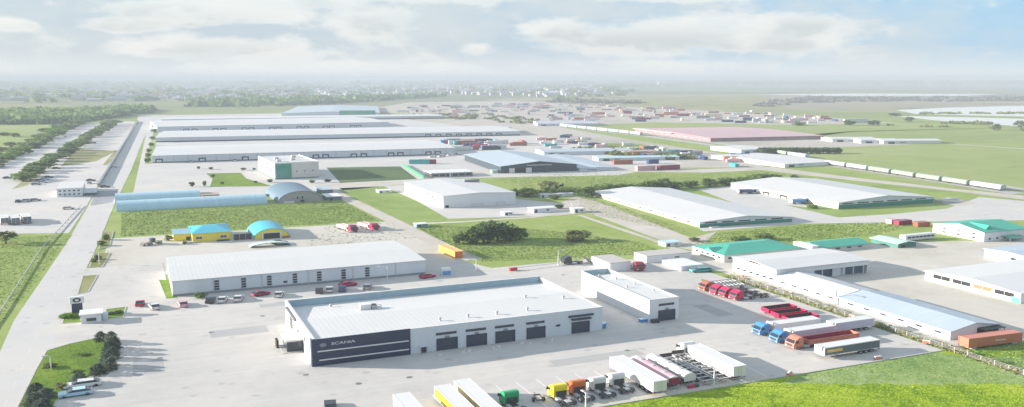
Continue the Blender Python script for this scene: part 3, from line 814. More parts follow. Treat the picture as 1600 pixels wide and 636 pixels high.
dock_pair(H, [45.43-22.5, 52.90-22.5, 72.10-22.5, 79.17-22.5, 98.95-22.5, 105.60-22.5, 125.29-22.5, 132.10-22.5, 152.15-22.5, 159.12-22.5, 178.56-22.5, 185.05-22.5, 206.30-22.5, 212.96-22.5], 5.5, 2.2)
H = Hall('distribution_warehouse', 'fourth white distribution warehouse, farthest of the long row', 'warehouse', 32, 1085, 330, 55, 3.4, -5)
H.walls(WALLG, 'gx', .4); H.roof(RROOF, .5); H.band(DOORD, .03, 1.1, ('front',), .1)
H = Hall('market_hall', 'pale blue roofed hall with green sign wall beyond the white warehouses', 'hall', *(186.0,1214.4), 130, 300, 3.2, -14)
H.walls(WALLG, 'gy', 2.0); H.roof(RBLUE, .6)
MB().box(76, -1.2, 1.0, 124, -.02, 6.6, True).build('green_sign_wall', M('bright_green', (.02, .28, .16), .5), H.r)
H = Hall('far_store', 'far small white store right of the fourth warehouse', 'store', *(236.2,773.9), 92, 24, 4.2, -6)
H.walls(WALLG); H.roof(RBLUE, .3); dock_pair(H, [10 + i * 14 for i in range(6)], 5, 2.5)
# office block with green glazing
H = Hall('office_block', 'cream office block with green glass stair front', 'office', 64.5, 449, 22, 44, 8.0, 3)
H.walls(WALLB); H.parapet(WHITE, .35, .3); 
MB().box(.3, .3, 8.01, 21.7, 43.7, 8.06).build('roof', RROOF, H.r)
gx = H.box('glass_front', .5, -.35, .4, 8.2, -.02, 7.6, GLG)
for i in range(5):
    for j in range(4):
        MB().box(.62 + i * 1.52, -.41, 0.5 + j * 1.78, 2.02 + i * 1.52, -.352, 2.16 + j * 1.78, True).build('pane', GLG, gx)
H.band(M('dark_green_base', (.03, .16, .13), .5), .03, .5, ('front', 'left'), .06)
for i in range(3): H.window('front', 10.4 + i * 4, 11.3 + i * 4, 3.4, 4.1, fw=.07)
for i in range(6):
    for j in range(3): H.window('left', 3 + i * 6.6, 5.6 + i * 6.6, 1.2 + j * 2.3, 2.4 + j * 2.3, fw=.08)
for i in range(4):
    q = thing('roof_unit', ['grey roof unit at the front corner of the office block', 'grey roof unit in the middle of the office block roof', 'small roof unit on the back of the office block', 'small roof unit beside the left edge of the office roof'][i], 'rooftop unit', 68 + [0, 8, 11, 1][i], 457 + [2, 8, 24, 16][i], 0, z=8.07)
    MB().box(-1, -1.5, .1, 1, 1.5, 1.0).build('cabinet', STEEL, q); MB().box(-1.1, -1.6, 0, 1.1, 1.6, .1, True).build('skid', DARK, q)

# white cubic hall in the middle
H = Hall('white_hall', 'white box shaped hall standing alone on its pale apron', 'hall', 109.6, 323, 30.6, 52, 4.6)
H.walls(WALLW, 'gy', .7); H.roof(RROOFX, .25)
H.door('front', 11.8, 16.6, 1.0, mat=WHITE, frame=STEEL, fw=.1); H.door('front', 22.2, 26, 1.2, mat=WHITE, frame=STEEL, fw=.1)
H.door('front', .9, 2.3, 1.1, mat=VOID, fw=.1)
for i in range(6): H.window('left', 5 + i * 7, 6.6 + i * 7, 2.6, 3.3, frame=FRAMEG, fw=.06)
q = thing('roof_unit', 'long dark cooling unit on the ridge of the white box hall', 'rooftop unit', 136, 362, 0, z=5.0)
MB().box(-3.5, -.8, .2, 3.5, .8, 1.0).build('cabinet', FRAMEG, q); MB().box(-3.6, -.9, 0, 3.6, .9, .2, True).build('skid', DARK, q)
# dark fronted hangar
DKG = M('slate_blue_cladding', (.02, .038, .06), .5, var=.1)
H = Hall('dark_fronted_hangar', 'grey roofed hangar with slate blue gable front and white doors', 'hangar', 178.6, 431, 43, 78, 3.7, -6)
H.walls(DKG, 'gy', 2.2); H.roof(RBLUEX, .3)
H.door('front', 4.6, 7.6, 2.6, mat=WHITE, frame=WHITE, fw=.1); H.door('front', 14, 17.2, 2.6, mat=WHITE, frame=WHITE, fw=.1)
H.door('front', 7.9, 13.7, 2.7, mat=VOID, frame=DKG, fw=.1, ribs=False)
H.box('name_board', 14.5, -.12, 3.7, 28.5, -.01, 4.15, M('board_grey', (.45, .47, .50), .5))
H.box('side_store', -4.2, 2, .03, -1.0, 6, 1.6, M('mint_paint', (.35, .52, .46), .6))
H = Hall('side_hangar', 'long low pale blue shed joined to the right of the dark fronted hangar', 'shed', 222, 424, 21, 84, 1.5, -9)
H.walls(WALLG, 'gy', .5); H.roof(RBLUEX, .2); H.window('front', 4, 10, .5, 1.0, frame=WHITE, fw=.08)
H = Hall('glass_showroom', 'small white flat roofed showroom with dark glass front', 'showroom', 139, 427, 21.5, 14, 2.0, -4)
H.walls(DARK); H.roof(WHITE, .7, .3)
for i in range(6): H.window('front', .5 + i * 3.45, 3.7 + i * 3.45, .25, 1.7, fw=.12)
H.box('white_pier', 9.2, -.6, .03, 10.0, -.15, 2.0, WHITE)
# white sheds in the freight yard
for (lb, p, w, d, h, rot, wm, rm) in (
        ('blue grey long shed roof behind the dark fronted hangar', (246.5,521.3), 62, 26, 2.2, -12, WALLG, RBLUE),
        ('pale turquoise roofed shed beside the red containers', (259.6,471.8), 52, 12, 1.8, -12, WALLG, M('turquoise_sheet', (.40, .58, .60), .5)),
        ('low grey shed with rusty roof near the freight yard', (294.4,500.8), 24, 14, 2.2, -10, WALLB, M('rusty_sheet')),
        ('white shed along the goods line with two roof bays', (337.3,396.2), 38, 66, 1.9, 2, WALLW, RROOF),
        ('white shed with flat roof at the bend of the goods line', (373.9,482.8), 24, 34, 2.4, 0, WALLW, RROOF)):
    H = Hall('freight_shed', lb, 'shed', p[0], p[1], w, d, h, rot, 'sheds in the freight yard')
    H.walls(wm, 'gx', .6); H.roof(rm, .3); H.door('front', 3, 7, 1.4); H.window('front', 10, 14, .8, 1.4, fw=.1)

# green based warehouses on the right
for (lb, x, y, w, d, h, rise, n) in (('white roofed warehouse with green base, nearer of the two', 174.5, 246, 37, 87, 1.75, 1.35, 5), ('white roofed warehouse with green base beside the meadow, farther of the two', 248.5, 260.5, 48, 70, 2.45, 1.7, 6)):
    H = Hall('green_base_warehouse', lb, 'warehouse', x, y, w, d, h, -4.0 if n == 5 else -2.0, 'warehouses with green bases')
    H.walls(WALLG, 'gy', rise); H.roof(RROOFX, .3)
    H.band(BAND, .03, .66 * h, ('front',), .06)
    H.band(M('pale_yellow_base', (.50, .50, .38), .7), .03, .3 * h, ('left',), .06)
    for i in range(n):
        H.window('front', 2 + i * (w - 4) / n, 2 + (i + .72) * (w - 4) / n, .74 * h, .74 * h + .45, frame=FRAMEG, fw=.05, mull=2)
    if n == 6:
        for i in range(3): H.door('left', 19 + i * 11.5, 23.5 + i * 11.5, 1.5, mat=WHITE, frame=VOID, name='dock_door', fw=.7, ribs=False)
    else:
        H.door('front', 2.5, 5.0, .95, mat=VOID); H.box('ramp', 3, -2.5, .03, 7, -.1, .3, CONC)
        for i in range(9): H.window('left', 6 + i * 9, 8.4 + i * 9, .75, 1.2, frame=FRAMEG, fw=.05)
sv = thing('loading_ramp', 'pale sloping ramp at the right corner of the farther green based warehouse', 'ramp', 298, 258)
MB().ext([(0, .03), (14, .03), (0, 1.1)], -2.5, 1.5, 'y').build('ramp_slope', CONC, sv); MB().box(0, 1.52, .03, 14, 1.8, 1.2).build('side_wall', WALLG, sv)
H = Hall('red_roofed_hall', 'very wide hall with faded pink red roof beside the meadow', 'hall', *(421.6,583.3), 106, 140, 2.8, -6)
H.walls(M('dull_maroon', (.30, .16, .18), .7), 'gx', 1.2); H.roof(RPINK, .5)
for i in range(9): H.window('front', 4 + i * 11.2, 10 + i * 11.2, .9, 1.7, frame=WHITE, fw=.15)
for i in range(12): H.window('left', 5 + i * 11, 11 + i * 11, .9, 1.7, frame=WHITE, fw=.15)
H.box('white_eave_strip', -3, 62, 2.9, 6, 139, 3.2, WHITE)
for k, (p, w, d, wm, lb) in enumerate((((507.7,542.5), 36, 22, WALLW, 'white farm shed nearest the pink roofed hall'), ((518.1,523.0), 30, 16, WALLG, 'pale shed with a low grey roof beside the meadow track'),
                                      ((528.8,511.1), 46, 18, WALLW, 'white shed at the end of the meadow track'), ((393.2,847.7), 64, 60, WALLG, 'long grey shed with white gable before the container ground'))):
    H = Hall('meadow_shed', lb, 'shed', p[0], p[1], w, d, 2.4, -20); H.walls(wm, 'gx', .8); H.roof(RROOF if k != 3 else M('lilac_sheet', (.42, .42, .50), .5), .4)
    H.door('front', 4, 9, 1.6); H.window('front', 13, 18, .8, 1.5, fw=.12)

# ------------------------------------------------------------------ works on the right
def hip(H, mat, rise, over=.4, ridge=None):
    W, D, z = H.W, H.D, H.H + .012; mb = MB(); o = over
    if W >= D: a, b = (D / 2, D / 2, z + rise), (W - D / 2, D / 2, z + rise)
    else: a, b = (W / 2, W / 2, z + rise), (W / 2, D - W / 2, z + rise)
    fs = [(0, 1, 5, 4), (1, 2, 5), (2, 3, 4, 5), (3, 0, 4)] if W >= D else [(0, 1, 4), (1, 2, 5, 4), (2, 3, 5), (3, 0, 4, 5)]
    mb.add([(-o, -o, z), (W + o, -o, z), (W + o, D + o, z), (-o, D + o, z), a, b], fs + [(3, 2, 1, 0)])
    return mb.build('roof', mat, H.r)


H = Hall('green_roofed_house', 'cream house with teal hipped roof left of the white works hall', 'house', 147, 195.5, 27, 15, 2.1)
H.walls(WALLB); hip(H, RTEAL, 1.3)
for i in range(5): H.window('left', 1.5 + i * 2.6, 2.8 + i * 2.6, .8, 1.5)
for i in range(4): H.window('front', 1.2 + i * 3.2, 2.6 + i * 3.2, .8, 1.5)
dm = MB(); dm.ext([(4, 2.1), (9, 2.1), (6.5, 3.1)], -.6, 3.5, 'x'); dm.build('dormer', RTEAL, H.r)
H = Hall('green_roofed_shed', 'long cream shed with teal lean-to roof behind the works hall', 'shed', 181.5, 196.5, 18.5, 9, 1.25)
H.walls(WALLB, 'gx', .9); H.roof(RTEAL, .4); 
for i in range(4): H.window('front', 1.5 + i * 4.2, 3.4 + i * 4.2, .4, 1.0)
H.box('white_gable', -2.6, .5, .03, -.02, 8.5, 1.9, WALLW)
H = Hall('green_roofed_shed', 'low pale green roofed shed with dark end beside the white bus', 'shed', 207.2, 192.3, 7.2, 10.6, 1.3)
H.walls(M('dark_green_base'), 'gy', .5); H.roof(roof_mat('mint_sheet', (.42, .55, .50), 'X'), .4); H.door('front', 1, 3, 1.0, mat=VOID)
H = Hall('green_roofed_house', 'white two storey house with teal roof at the right edge', 'house', 239.5, 189.5, 19, 19, 2.9)
H.walls(WALLW, 'gx', 1.5); H.roof(RTEAL, .3)
for i in range(3):
    for j in range(2): H.window('left', 3 + i * 5.5, 4.2 + i * 5.5, .5 + j * 1.2, 1.1 + j * 1.2, fw=.06)
for i in range(5): H.window('front', 2 + i * 3.3, 3.0 + i * 3.3, .5, 1.2, fw=.06)
H.box('porch_roof', 7.5, -3.2, 1.25, 13.5, -.02, 1.42, RTEAL)
mb = MB(); mb.box(7.6, -3.1, .03, 7.8, -2.9, 1.25); mb.box(13.2, -3.1, .03, 13.4, -2.9, 1.25); mb.build('porch_post', WHITE, H.r)['kind'] = 'stuff'
dm = MB(); dm.ext([(3, 3.3), (6, 3.3), (4.5, 4.6)], 2, 9, 'y'); dm.build('dormer', RTEAL, H.r)

H = Hall('works_hall', 'white works hall with folded flat roof and open loading side', 'factory', 143.5, 170, 30, 17, 3.5)
mb = MB(); mb.box(0, 0, 0, .3, 17, 3.4); mb.box(.3, 16.7, 0, 30, 17, 3.4); mb.box(29.7, .3, 0, 30, 16.7, 3.4); mb.box(.3, 0, 0, 12, .3, 3.4); mb.box(12.0, .0, 2.2, 29.7, .3, 3.4, True)
mb.build('wall', WALLW, H.r); H.shape, H.rise = 'gx', .5
H.H = 3.4; H.roof(RROOFX, .3)
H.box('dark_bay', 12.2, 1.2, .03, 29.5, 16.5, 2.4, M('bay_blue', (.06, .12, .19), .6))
for k in range(5): H.box('steel_column', 14.5 + k * 3.4, .05, .03, 14.8 + k * 3.4, .28, 2.2, STEEL)
H.box('white_screen', 18.5, .5, .03, 22.5, .8, 2.1, WALLG)
for i in range(6): H.window('left', 1.0 + i * 2.6, 2.4 + i * 2.6, .6, 1.1, frame=FRAMEG, fw=.06)
H = Hall('works_annex', 'lower white shed with curved pale roof in front of the works hall', 'shed', 142.6, 148, 12, 21.6, 1.7)
H.walls(WALLW, 'gy', 1.0); H.roof(RROOFX, .15)
for i in range(5): H.window('left', 1.5 + i * 4, 3.2 + i * 4, .9, 1.3, frame=FRAMEG, fw=.06)
H = Hall('long_blue_shed', 'long pale blue roofed shed ending at the red container', 'shed', 142.6, 118.5, 13.5, 29.2, 1.65)
H.walls(WALLG, 'gy', 1.05); H.roof(RBLUEX, .2)
H.box('open_bay', 7.2, -.06, .03, 13.2, -.02, 1.7, VOID)
fr = MB()
for k in range(4): fr.box(7.6 + k * 1.7, -1.6, .03, 7.75 + k * 1.7, -1.5, 1.5)
fr.box(7.4, -1.62, 1.5, 13.2, -.08, 1.6, True); fr.build('bay_canopy', DARK, H.r)
for i in range(6): H.window('left', 2 + i * 4.6, 3.6 + i * 4.6, .8, 1.2, frame=FRAMEG, fw=.06)
H = Hall('right_hall', 'wide white hall with dark open bays at the right edge', 'hall', 180.5, 132.5, 50, 26, 2.3, 0)
H.walls(WALLW, 'gx', .8); H.roof(RROOF, .3)
for i in range(4):
    H.window('left', 23.6 - i * 5.7 - 5.0, 23.6 - i * 5.7, 1.0, 2.1, pane=VOID if i != 2 else M('stacked_timber', (.30, .16, .08), .8), frame=WHITE, name='open_bay', sub='bay_interior', fw=.06, mull=1)
MB().box(-.12, .3, .03, -.01, 2.1, 1.3, True).build('green_door', M('mint_green', (.08, .42, .28), .6), H.r)
H = Hall('grey_store', 'grey boarded store behind the wide white hall', 'store', 218, 158, 20, 14, 2.6)
H.walls(WALLG, 'gx', .4); H.roof(RBLUE, .3); H.window('left', 4, 6, 1, 1.8)

# sheds behind the annex
H = Hall('white_cabin', 'white metal shed with grey roof behind the annex', 'shed', 112.4, 197.3, 6.2, 10, 2.3)
H.walls(WALLW); H.roof(M('grey_felt', (.42, .40, .38), .9), .08); H.door('left', 2, 4.2, 1.6, mat=WALLG, frame=WALLG)
H = Hall('white_cabin', 'long low white shed between annex and teal roofed house', 'shed', 127, 203, 14.5, 6.5, 1.9)
H.walls(WALLW); H.roof(M('grey_felt'), .08); H.door('front', 5, 6.6, 1.4, mat=WALLG, frame=WALLG); H.window('front', 9, 10.6, .8, 1.3)
H = Hall('white_cabin', 'flat white shed beside the parked teal car', 'shed', *(130.0,190.9), 7.0, 9, 1.2)
H.walls(WALLW); H.roof(WHITE, .08); H.door('front', 1.2, 2.6, 1.0, mat=WALLG, frame=WALLG)
for nm, lb, cat, p, w, d, h, rot, wm, rm in (
        ('low_cabin', 'long low white cabin at the right of the white box hall forecourt', 'cabin', (136.6,297.7), 9.5, 5, 1.5, 0, WALLW, WHITE),
        ('low_cabin', 'small white cabin on the grass edge before the white box hall', 'cabin', (124.1,296.3), 3.4, 3.4, 1.1, 0, WALLW, WHITE),
        ('low_cabin', 'white cabin at the lane corner beside the lamp post', 'cabin', (150.5,291.8), 4.5, 4, 1.5, -4, WALLW, WHITE),
        ('low_cabin', 'long white low store in front of the hedge trees', 'cabin', (157.3,335.6), 15, 5, 1.2, -4, WALLG, WHITE),
        ('low_cabin', 'white and blue cabin on the dirt track corner left of the meadow', 'cabin', (86.6,283.4), 4.0, 3.4, 1.1, 0, M('cabin_blue', (.16, .30, .40), .6), WHITE),
        ('low_cabin', 'white cabin with teal roof left of the teal roofed house', 'cabin', (144.9,221.1), 5.5, 4, 1.1, 0, WALLW, M('turquoise_sheet')),
        ('low_cabin', 'small pale cabin at the field corner left of the white box hall', 'cabin', (98.3,376.9), 6, 5, 1.0, 0, WALLW, WHITE)):
    H = Hall(nm, lb, cat, p[0], p[1], w, d, h, rot, 'small cabins round the meadow')
    H.walls(wm); H.roof(rm, .15, .12); H.door('front', .5, 1.5, .85 * h, fw=.08, ribs=False, sub='leaf'); H.window('front', w * .55, w * .55 + 1.2, .4 * h, .8 * h, fw=.06)
# gatehouse and left office
H = Hall('gatehouse', 'small white gatehouse with dark window beside the entrance sign', 'gatehouse', -11.6, 197.2, 3.8, 3.8, 1.75)
H.walls(WALLW); H.roof(WHITE, .35, .22); H.window('front', .9, 2.9, .35, 1.15, fw=.07); H.door('right', 1.2, 2.3, 1.3); H.window('left', 1, 2.4, .5, 1.2, fw=.07)
H.box('rear_lobby', 3.82, 1.2, .07, 5.0, 3.2, 1.3, WALLG)
H = Hall('corner_office', 'two storey white office building beside the old road', 'office', -30.4, 418, 9.8, 27, 3.4)
H.walls(WALLW); H.roof(RROOF, .2, .2)
for i in range(5):
    for j in range(2): H.window('front', .7 + i * 1.8, 1.7 + i * 1.8, .7 + j * 1.5, 1.4 + j * 1.5, fw=.06)
for k in range(3):
    H.box('forecourt_canopy', 10.0 + k * 1.8, -1.0, 1.3, 11.7 + k * 1.8, 16, 1.42, RBLUE)

# ------------------------------------------------------------------ vehicles (long axis x, nose towards +x)
ZS = .60
PAINTS = {'white': (.63, .63, .62), 'silver': (.45, .47, .49), 'red': (.45, .03, .03), 'dark': (.03, .033, .04), 'blue': (.05, .22, .50), 'navy': (.02, .05, .16), 'teal': (.04, .30, .32),
          'orange': (.62, .13, .015), 'yellow': (.80, .62, .02), 'green': (.015, .33, .13), 'maroon': (.24, .015, .06), 'pink': (.62, .36, .40), 'rust': (.34, .10, .05), 'coral': (.52, .17, .11), 'grey': (.25, .27, .29),
          'ltblue': (.38, .58, .70), 'cream': (.66, .60, .42), 'gold': (.66, .40, .10), 'slate': (.09, .12, .14), 'crimson': (.42, .012, .07), 'mint': (.27, .34, .27), 'lilac': (.50, .46, .56)}


def P(c): return M('paint_' + c, PAINTS[c], .32, var=.05, scale=.8)


LAMP = M('lamp_lens', (.75, .74, .70), .15); TAIL = M('tail_lens', (.40, .01, .01), .25)
CAR = {}


def car_parts(r, c, L=4.5, W=1.8, van=False):
    key = (c, L, van); z = .74
    prof = [(-L/2, .35*z), (L/2 - .05, .35*z), (L/2, .75*z), (L/2 - .25, .92*z), (L/2 - 1.15, 1.0*z), (-L/2 + .75, 1.02*z), (-L/2 + .08, .98*z)]
    cab = [(L/2 - 1.2, 1.0*z), (L/2 - 1.95, 1.46*z), (-L/2 + .95, 1.48*z), (-L/2 + .25, 1.02*z)]
    if van: cab = [(L/2 - .75, .98*z), (L/2 - 1.5, 1.85*z), (-L/2 + .1, 1.95*z), (-L/2 + .02, 1.02*z)]
    MB().ext(prof, -W/2, W/2, 'y').build('body', P(c), r)
    g = MB().ext(cab, -W/2 + .1, W/2 - .1, 'y').build('cabin_glass', GL, r)
    t = [(x * .96 + (-.02), zz + .02) for x, zz in cab[1:3]]
    t = [(t[0][0] - .1, t[0][1]), (t[1][0] + .1, t[1][1])]
    MB().box(min(t[0][0], t[1][0]), -W/2 + .14, cab[1][1] - .02*z, max(t[0][0], t[1][0]), W/2 - .14, cab[1][1] + .06, True).build('roof', P(c), g)
    if van: MB().box(-L/2 + .05, -W/2 + .08, 1.03*z, L/2 - 2.3, W/2 - .08, 1.85*z, True).build('load_body', P(c), r)
    for sx in (L/2 - .85, -L/2 + .85):
        for sy in (-W/2 + .12, W/2 - .12):
            MB().wheel(sx, sy, .33*z, .34, .33*z, .24).build('wheel', RUB, r)
    for sy in (-.62, .62):
        MB().box(L/2 - .12, sy - .2, .66*z, L/2 + .015, sy + .2, .82*z, True).build('headlight', LAMP, r)
        MB().box(-L/2 - .015, sy - .2, .7*z, -L/2 + .1, sy + .2, .86*z, True).build('tail_light', TAIL, r)


def car(label, x, y, rot, c, group=None, van=False, z=.0, L=4.5):
    name = 'van' if van else 'parked_car'
    r = thing(name, label, 'van' if van else 'car', x, y, rot, group, z)
    car_parts(r, c, 5.4 if van else L, van=van)
    return r


def wheels(r, xs, y, rad=.5, w=.32):
    for x in xs:
        for s in (-1, 1):
            o = MB().wheel(x, s * (y - w / 2), rad * ZS, rad, rad * ZS, w, 16).build('wheel', RUB, r)
            MB().wheel(x, s * (y + .012), rad * ZS, rad * .55, rad * ZS * .55, .03, 10).build('rim', TYRERIM, o)


def tractor_parts(r, c, ox=0., deck=True, cabc=None):
    """two axle tractor; rear axle about x = ox, nose at ox + 4.9"""
    z = ZS; b = MB()
    b.box(ox - 1.1, -.45, .75*z, ox + 4.3, -.28, 1.02*z, True); b.box(ox - 1.1, .28, .75*z, ox + 4.3, .45, 1.02*z, True); b.box(ox - 1.1, -.28, .8*z, ox - .9, .28, 1.0*z, True); b.box(ox + 1.6, -.28, .8*z, ox + 2.2, .28, 1.0*z, True)
    b.build('chassis', DARK, r)
    prof = [(2.6, .75), (4.75, .5), (4.9, .7), (4.9, 1.5), (4.82, 2.0), (4.45, 3.0), (4.1, 3.3), (3.7, 3.75), (2.9, 3.85), (2.6, 3.6)]
    cabo = MB().ext([(ox + x, zz * z) for x, zz in prof], -1.22, 1.22, 'y').build('cab', P(c), r)
    w = MB(); w.add([(ox + 4.84, -1.08, 2.05*z), (ox + 4.84, 1.08, 2.05*z), (ox + 4.49, 1.05, 2.98*z), (ox + 4.49, -1.05, 2.98*z)], [(0, 1, 2, 3)]); w.build('windscreen', GL, cabo)
    for s in (-1, 1):
        sd_ = MB(); y0, y1 = sorted((s * 1.215, s * 1.24)); sd_.box(ox + 3.75, y0, 2.05*z, ox + 4.5, y1, 2.8*z, True); sd_.build('side_window', GL, cabo)
        mi = MB(); y0, y1 = sorted((s * 1.25, s * 1.5)); mi.box(ox + 4.6, y0, 1.9*z, ox + 4.75, y1, 2.7*z, True); mi.build('mirror', DARK, cabo)
        hl = MB(); y0, y1 = sorted((s * .75, s * 1.15)); hl.box(ox + 4.86, y0, .72*z, ox + 4.93, y1, .95*z, True); hl.build('headlight', LAMP, r)
        ft = MB(); y0, y1 = sorted((s * .55, s * 1.15)); ft.box(ox + 1.0, y0, .45*z, ox + 2.3, y1, 1.0*z, True); ft.build('fuel_tank', STEEL, r)
        mg = MB(); y0, y1 = sorted((s * .7, s * 1.24)); mg.ext([(ox + .75 * math.cos(t * .524), (.5 + .68 * math.sin(t * .524)) * z) for t in range(7)] + [(ox + .68 * math.cos(t * .524), (.5 + .60 * math.sin(t * .524)) * z) for t in range(6, -1, -1)], y0, y1, 'y'); mg.build('mudguard', DARK, r)
    gr = MB(); gr.box(ox + 4.905, -.8, 1.0*z, ox + 4.94, .8, 1.75*z, True); gr.build('grille', DARK, cabo)
    fw_ = MB(); fw_.box(ox - .55, -.45, 1.02*z, ox + .55, .45, 1.2*z, True); fw_.build('fifth_wheel', STEEL, r)
    ba = MB(); ba.box(ox + 2.35, -.9, 1.0*z, ox + 2.5, .9, 2.4*z, True); ba.build('air_stack', DARK, r)
    wheels(r, (ox, ox + 3.75), 1.22)


def trailer_parts(r, c, ox=0., L=13.6, Wd=2.55, top=4.0, side=None, rear='white', kind='box', lo=1.1, liner=None):
    """semi trailer whose rear stands at x = ox"""
    z = ZS
    ch = MB(); ch.box(ox + .3, -.55, .75*z, ox + L - .3, -.35, lo*z, True); ch.box(ox + .3, .35, .75*z, ox + L - .3, .55, lo*z, True)
    for i in range(7): ch.box(ox + .6 + i * (L - 1.2) / 6, -1.1, .92*z, ox + .75 + i * (L - 1.2) / 6, 1.1, lo*z, True)
    ch.build('chassis', DARK, r)
    if kind == 'box':
        bo = MB().box(ox, -Wd/2, lo*z + .005, ox + L, Wd/2, top*z, True).build('body', P(c), r)
        rl = MB(); rl.box(ox - .01, -Wd/2 - .02, top*z - .06, ox + L + .01, -Wd/2 + .06, top*z + .03, True); rl.box(ox - .01, Wd/2 - .06, top*z - .06, ox + L + .01, Wd/2 + .02, top*z + .03, True)
        rl.build('roof_rail', STEEL if c != 'white' else P('white'), bo)
        if side:
            for s in (-1, 1):
                y0, y1 = sorted((s * (Wd/2 + .004), s * (Wd/2 + .02))); MB().box(ox + .2, y0, lo*z + .1, ox + L - .2, y1, top*z - .12, True).build('side_panel', P(side), bo)
        for s in (-1, 1):
            y0, y1 = sorted((s * .05, s * (Wd/2 - .08))); d = MB().box(ox - .05, y0, lo*z + .06, ox - .005, y1, top*z - .08, True).build('rear_door', P(rear), r)
            MB().box(ox - .08, s * .35 - .02, lo*z + .1, ox - .052, s * .35 + .02, top*z - .12, True).build('lock_bar', STEEL, d)
        MB().box(ox + L + .01, -.9, 2.6*z, ox + L + .35, .9, 3.8*z, True).build('cooling_unit', P('white'), r)
    elif kind == 'flat':
        dk = MB(); dk.box(ox, -Wd/2, lo*z + .005, ox + L, -Wd/2 + .14, lo*z + .22, True); dk.box(ox, Wd/2 - .14, lo*z + .005, ox + L, Wd/2, lo*z + .22, True)
        for i in range(9): dk.box(ox + .1 + i * (L - .4) / 8, -Wd/2 + .14, lo*z + .02, ox + .32 + i * (L - .4) / 8, Wd/2 - .14, lo*z + .14, True)
        dk.build('deck_frame', STEEL, r)
        MB().box(ox + L - .1, -Wd/2, lo*z + .22, ox + L, Wd/2, 2.6*z, True).build('headboard', DARK, r)
    elif kind == 'tipper':
        t = MB()
        for q in ((ox, -Wd/2, ox + L, -Wd/2 + .08), (ox, Wd/2 - .08, ox + L, Wd/2), (ox, -Wd/2 + .08, ox + .08, Wd/2 - .08), (ox + L - .08, -Wd/2 + .08, ox + L, Wd/2 - .08)):
            t.box(q[0], q[1], lo*z + .01, q[2], q[3], top*z, True)
        t.box(ox + .08, -Wd/2 + .08, lo*z + .01, ox + L - .08, Wd/2 - .08, lo*z + .12, True)
        bo = t.build('body', P(c), r)
        rb = MB()
        for i in range(10):
            x = ox + .4 + i * (L - .8) / 9
            rb.box(x - .06, -Wd/2 - .06, lo*z + .05, x + .06, -Wd/2 - .004, top*z - .02, True); rb.box(x - .06, Wd/2 + .004, lo*z + .05, x + .06, Wd/2 + .06, top*z - .02, True)
        rb.build('side_rib', P(c), bo)['kind'] = 'stuff'
        lr = MB(); lr.box(ox + .12, -Wd/2 + .12, lo*z + .13, ox + L - .12, Wd/2 - .12, lo*z + .16)
        lr.box(ox + .1, -Wd/2 + .085, lo*z + .17, ox + L - .1, -Wd/2 + .11, top*z - .05, True); lr.box(ox + .1, Wd/2 - .11, lo*z + .17, ox + L - .1, Wd/2 - .085, top*z - .05, True)
        lr.build('liner', liner or DARK, bo)
    elif kind == 'tank':
        n = 16; tk = MB(); tk.ext([(1.22 * math.cos(2 * math.pi * i / n), (2.35 + 1.15 * math.sin(2 * math.pi * i / n)) * z) for i in range(n)], ox + .3, ox + L - .3, 'x')
        bo = tk.build('tank', P(c), r)
        if side:
            n = 8; s_ = MB(); s_.ext([(1.24 * math.cos(math.pi * i / n), (2.35 + 1.17 * math.sin(math.pi * i / n)) * z) for i in range(n + 1)], ox + .9, ox + L - 1.5, 'x'); s_.build('tank_cover', P(side), bo)
        for i in range(3): MB().tube((ox + 3 + i * 3.6, 0, 3.45*z), (ox + 3 + i * 3.6, 0, 3.75*z), .4, 10).build('hatch', STEEL, bo)
        MB().box(ox + .24, -1.1, 1.3*z, ox + .31, 1.1, 3.1*z, True).build('rear_plate', P(rear), r)
    bp = MB(); bp.box(ox + .02, -1.2, .5*z, ox + .14, 1.2, .68*z, True); bp.build('underrun_bar', STEEL, r)
    for s in (-1, 1):
        MB().box(ox - .03, s * 1.0 - .2, .72*z, ox + .02, s * 1.0 + .2, .88*z, True).build('tail_light', TAIL, r)
        MB().box(ox + L - 3.1, s * .8 - .08, .03, ox + L - 2.9, s * .8 + .08, lo*z, True).build('landing_leg', STEEL, r)
    wheels(r, (ox + 2.0, ox + 3.3, ox + 4.6) if L > 9 else (ox + 1.2, ox + L - 1.4), 1.24)


def trailer(label, x, y, rot, c, group=None, name='semi_trailer', **k):
    r = thing(name, label, 'trailer', x, y, rot, group, .066); trailer_parts(r, c, **k); return r


def tractor(label, x, y, rot, c, group=None, extra=None):
    r = thing('lorry_tractor', label, 'lorry', x, y, rot, group, .066); tractor_parts(r, c); return r


def lorry(label, x, y, rot, c, tc, group=None, L=13.6, **k):
    """coupled lorry: tractor with its trailer, rear of the trailer at the origin"""
    r = thing('articulated_lorry', label, 'lorry', x, y, rot, group, .066)
    trailer_parts(r, tc, L=L, **k); tractor_parts(r, c, ox=L - 1.3); return r


FRONT = 'trucks and trailers parked in the front bays'
trailer('plain white box trailer cut off by the bottom edge, leftmost of the front row', 35.6, 112.2, 90, 'white', FRONT)
trailer('white box trailer with yellow side panels, nose towards the workshop', 42.5, 113.2, 90, 'white', FRONT, side='yellow')
trailer('white box trailer with cream side panels beside the green cab', 46.2, 113.4, 90, 'white', FRONT, side='cream', L=14.6)
tractor('green lorry cab with dark chassis standing in the front row', 51.4, 117.2, 90, 'green', FRONT)
tractor('yellow lorry cab without trailer beside the orange one', 59.6, 116.9, 90, 'yellow', FRONT)
tractor('orange lorry cab without trailer between yellow and white cabs', 63.1, 117.4, 90, 'orange', FRONT)
tractor('white lorry cab without trailer next to the orange cab', 66.9, 117.5, 90, 'white', FRONT)
tractor('white lorry cab without trailer right against the long white trailer', 70.7, 118.1, 90, 'white', FRONT)
trailer('long white box trailer with closed white rear doors, right of the two white cabs', 74.9, 114.9, 90, 'white', FRONT, L=13.9)
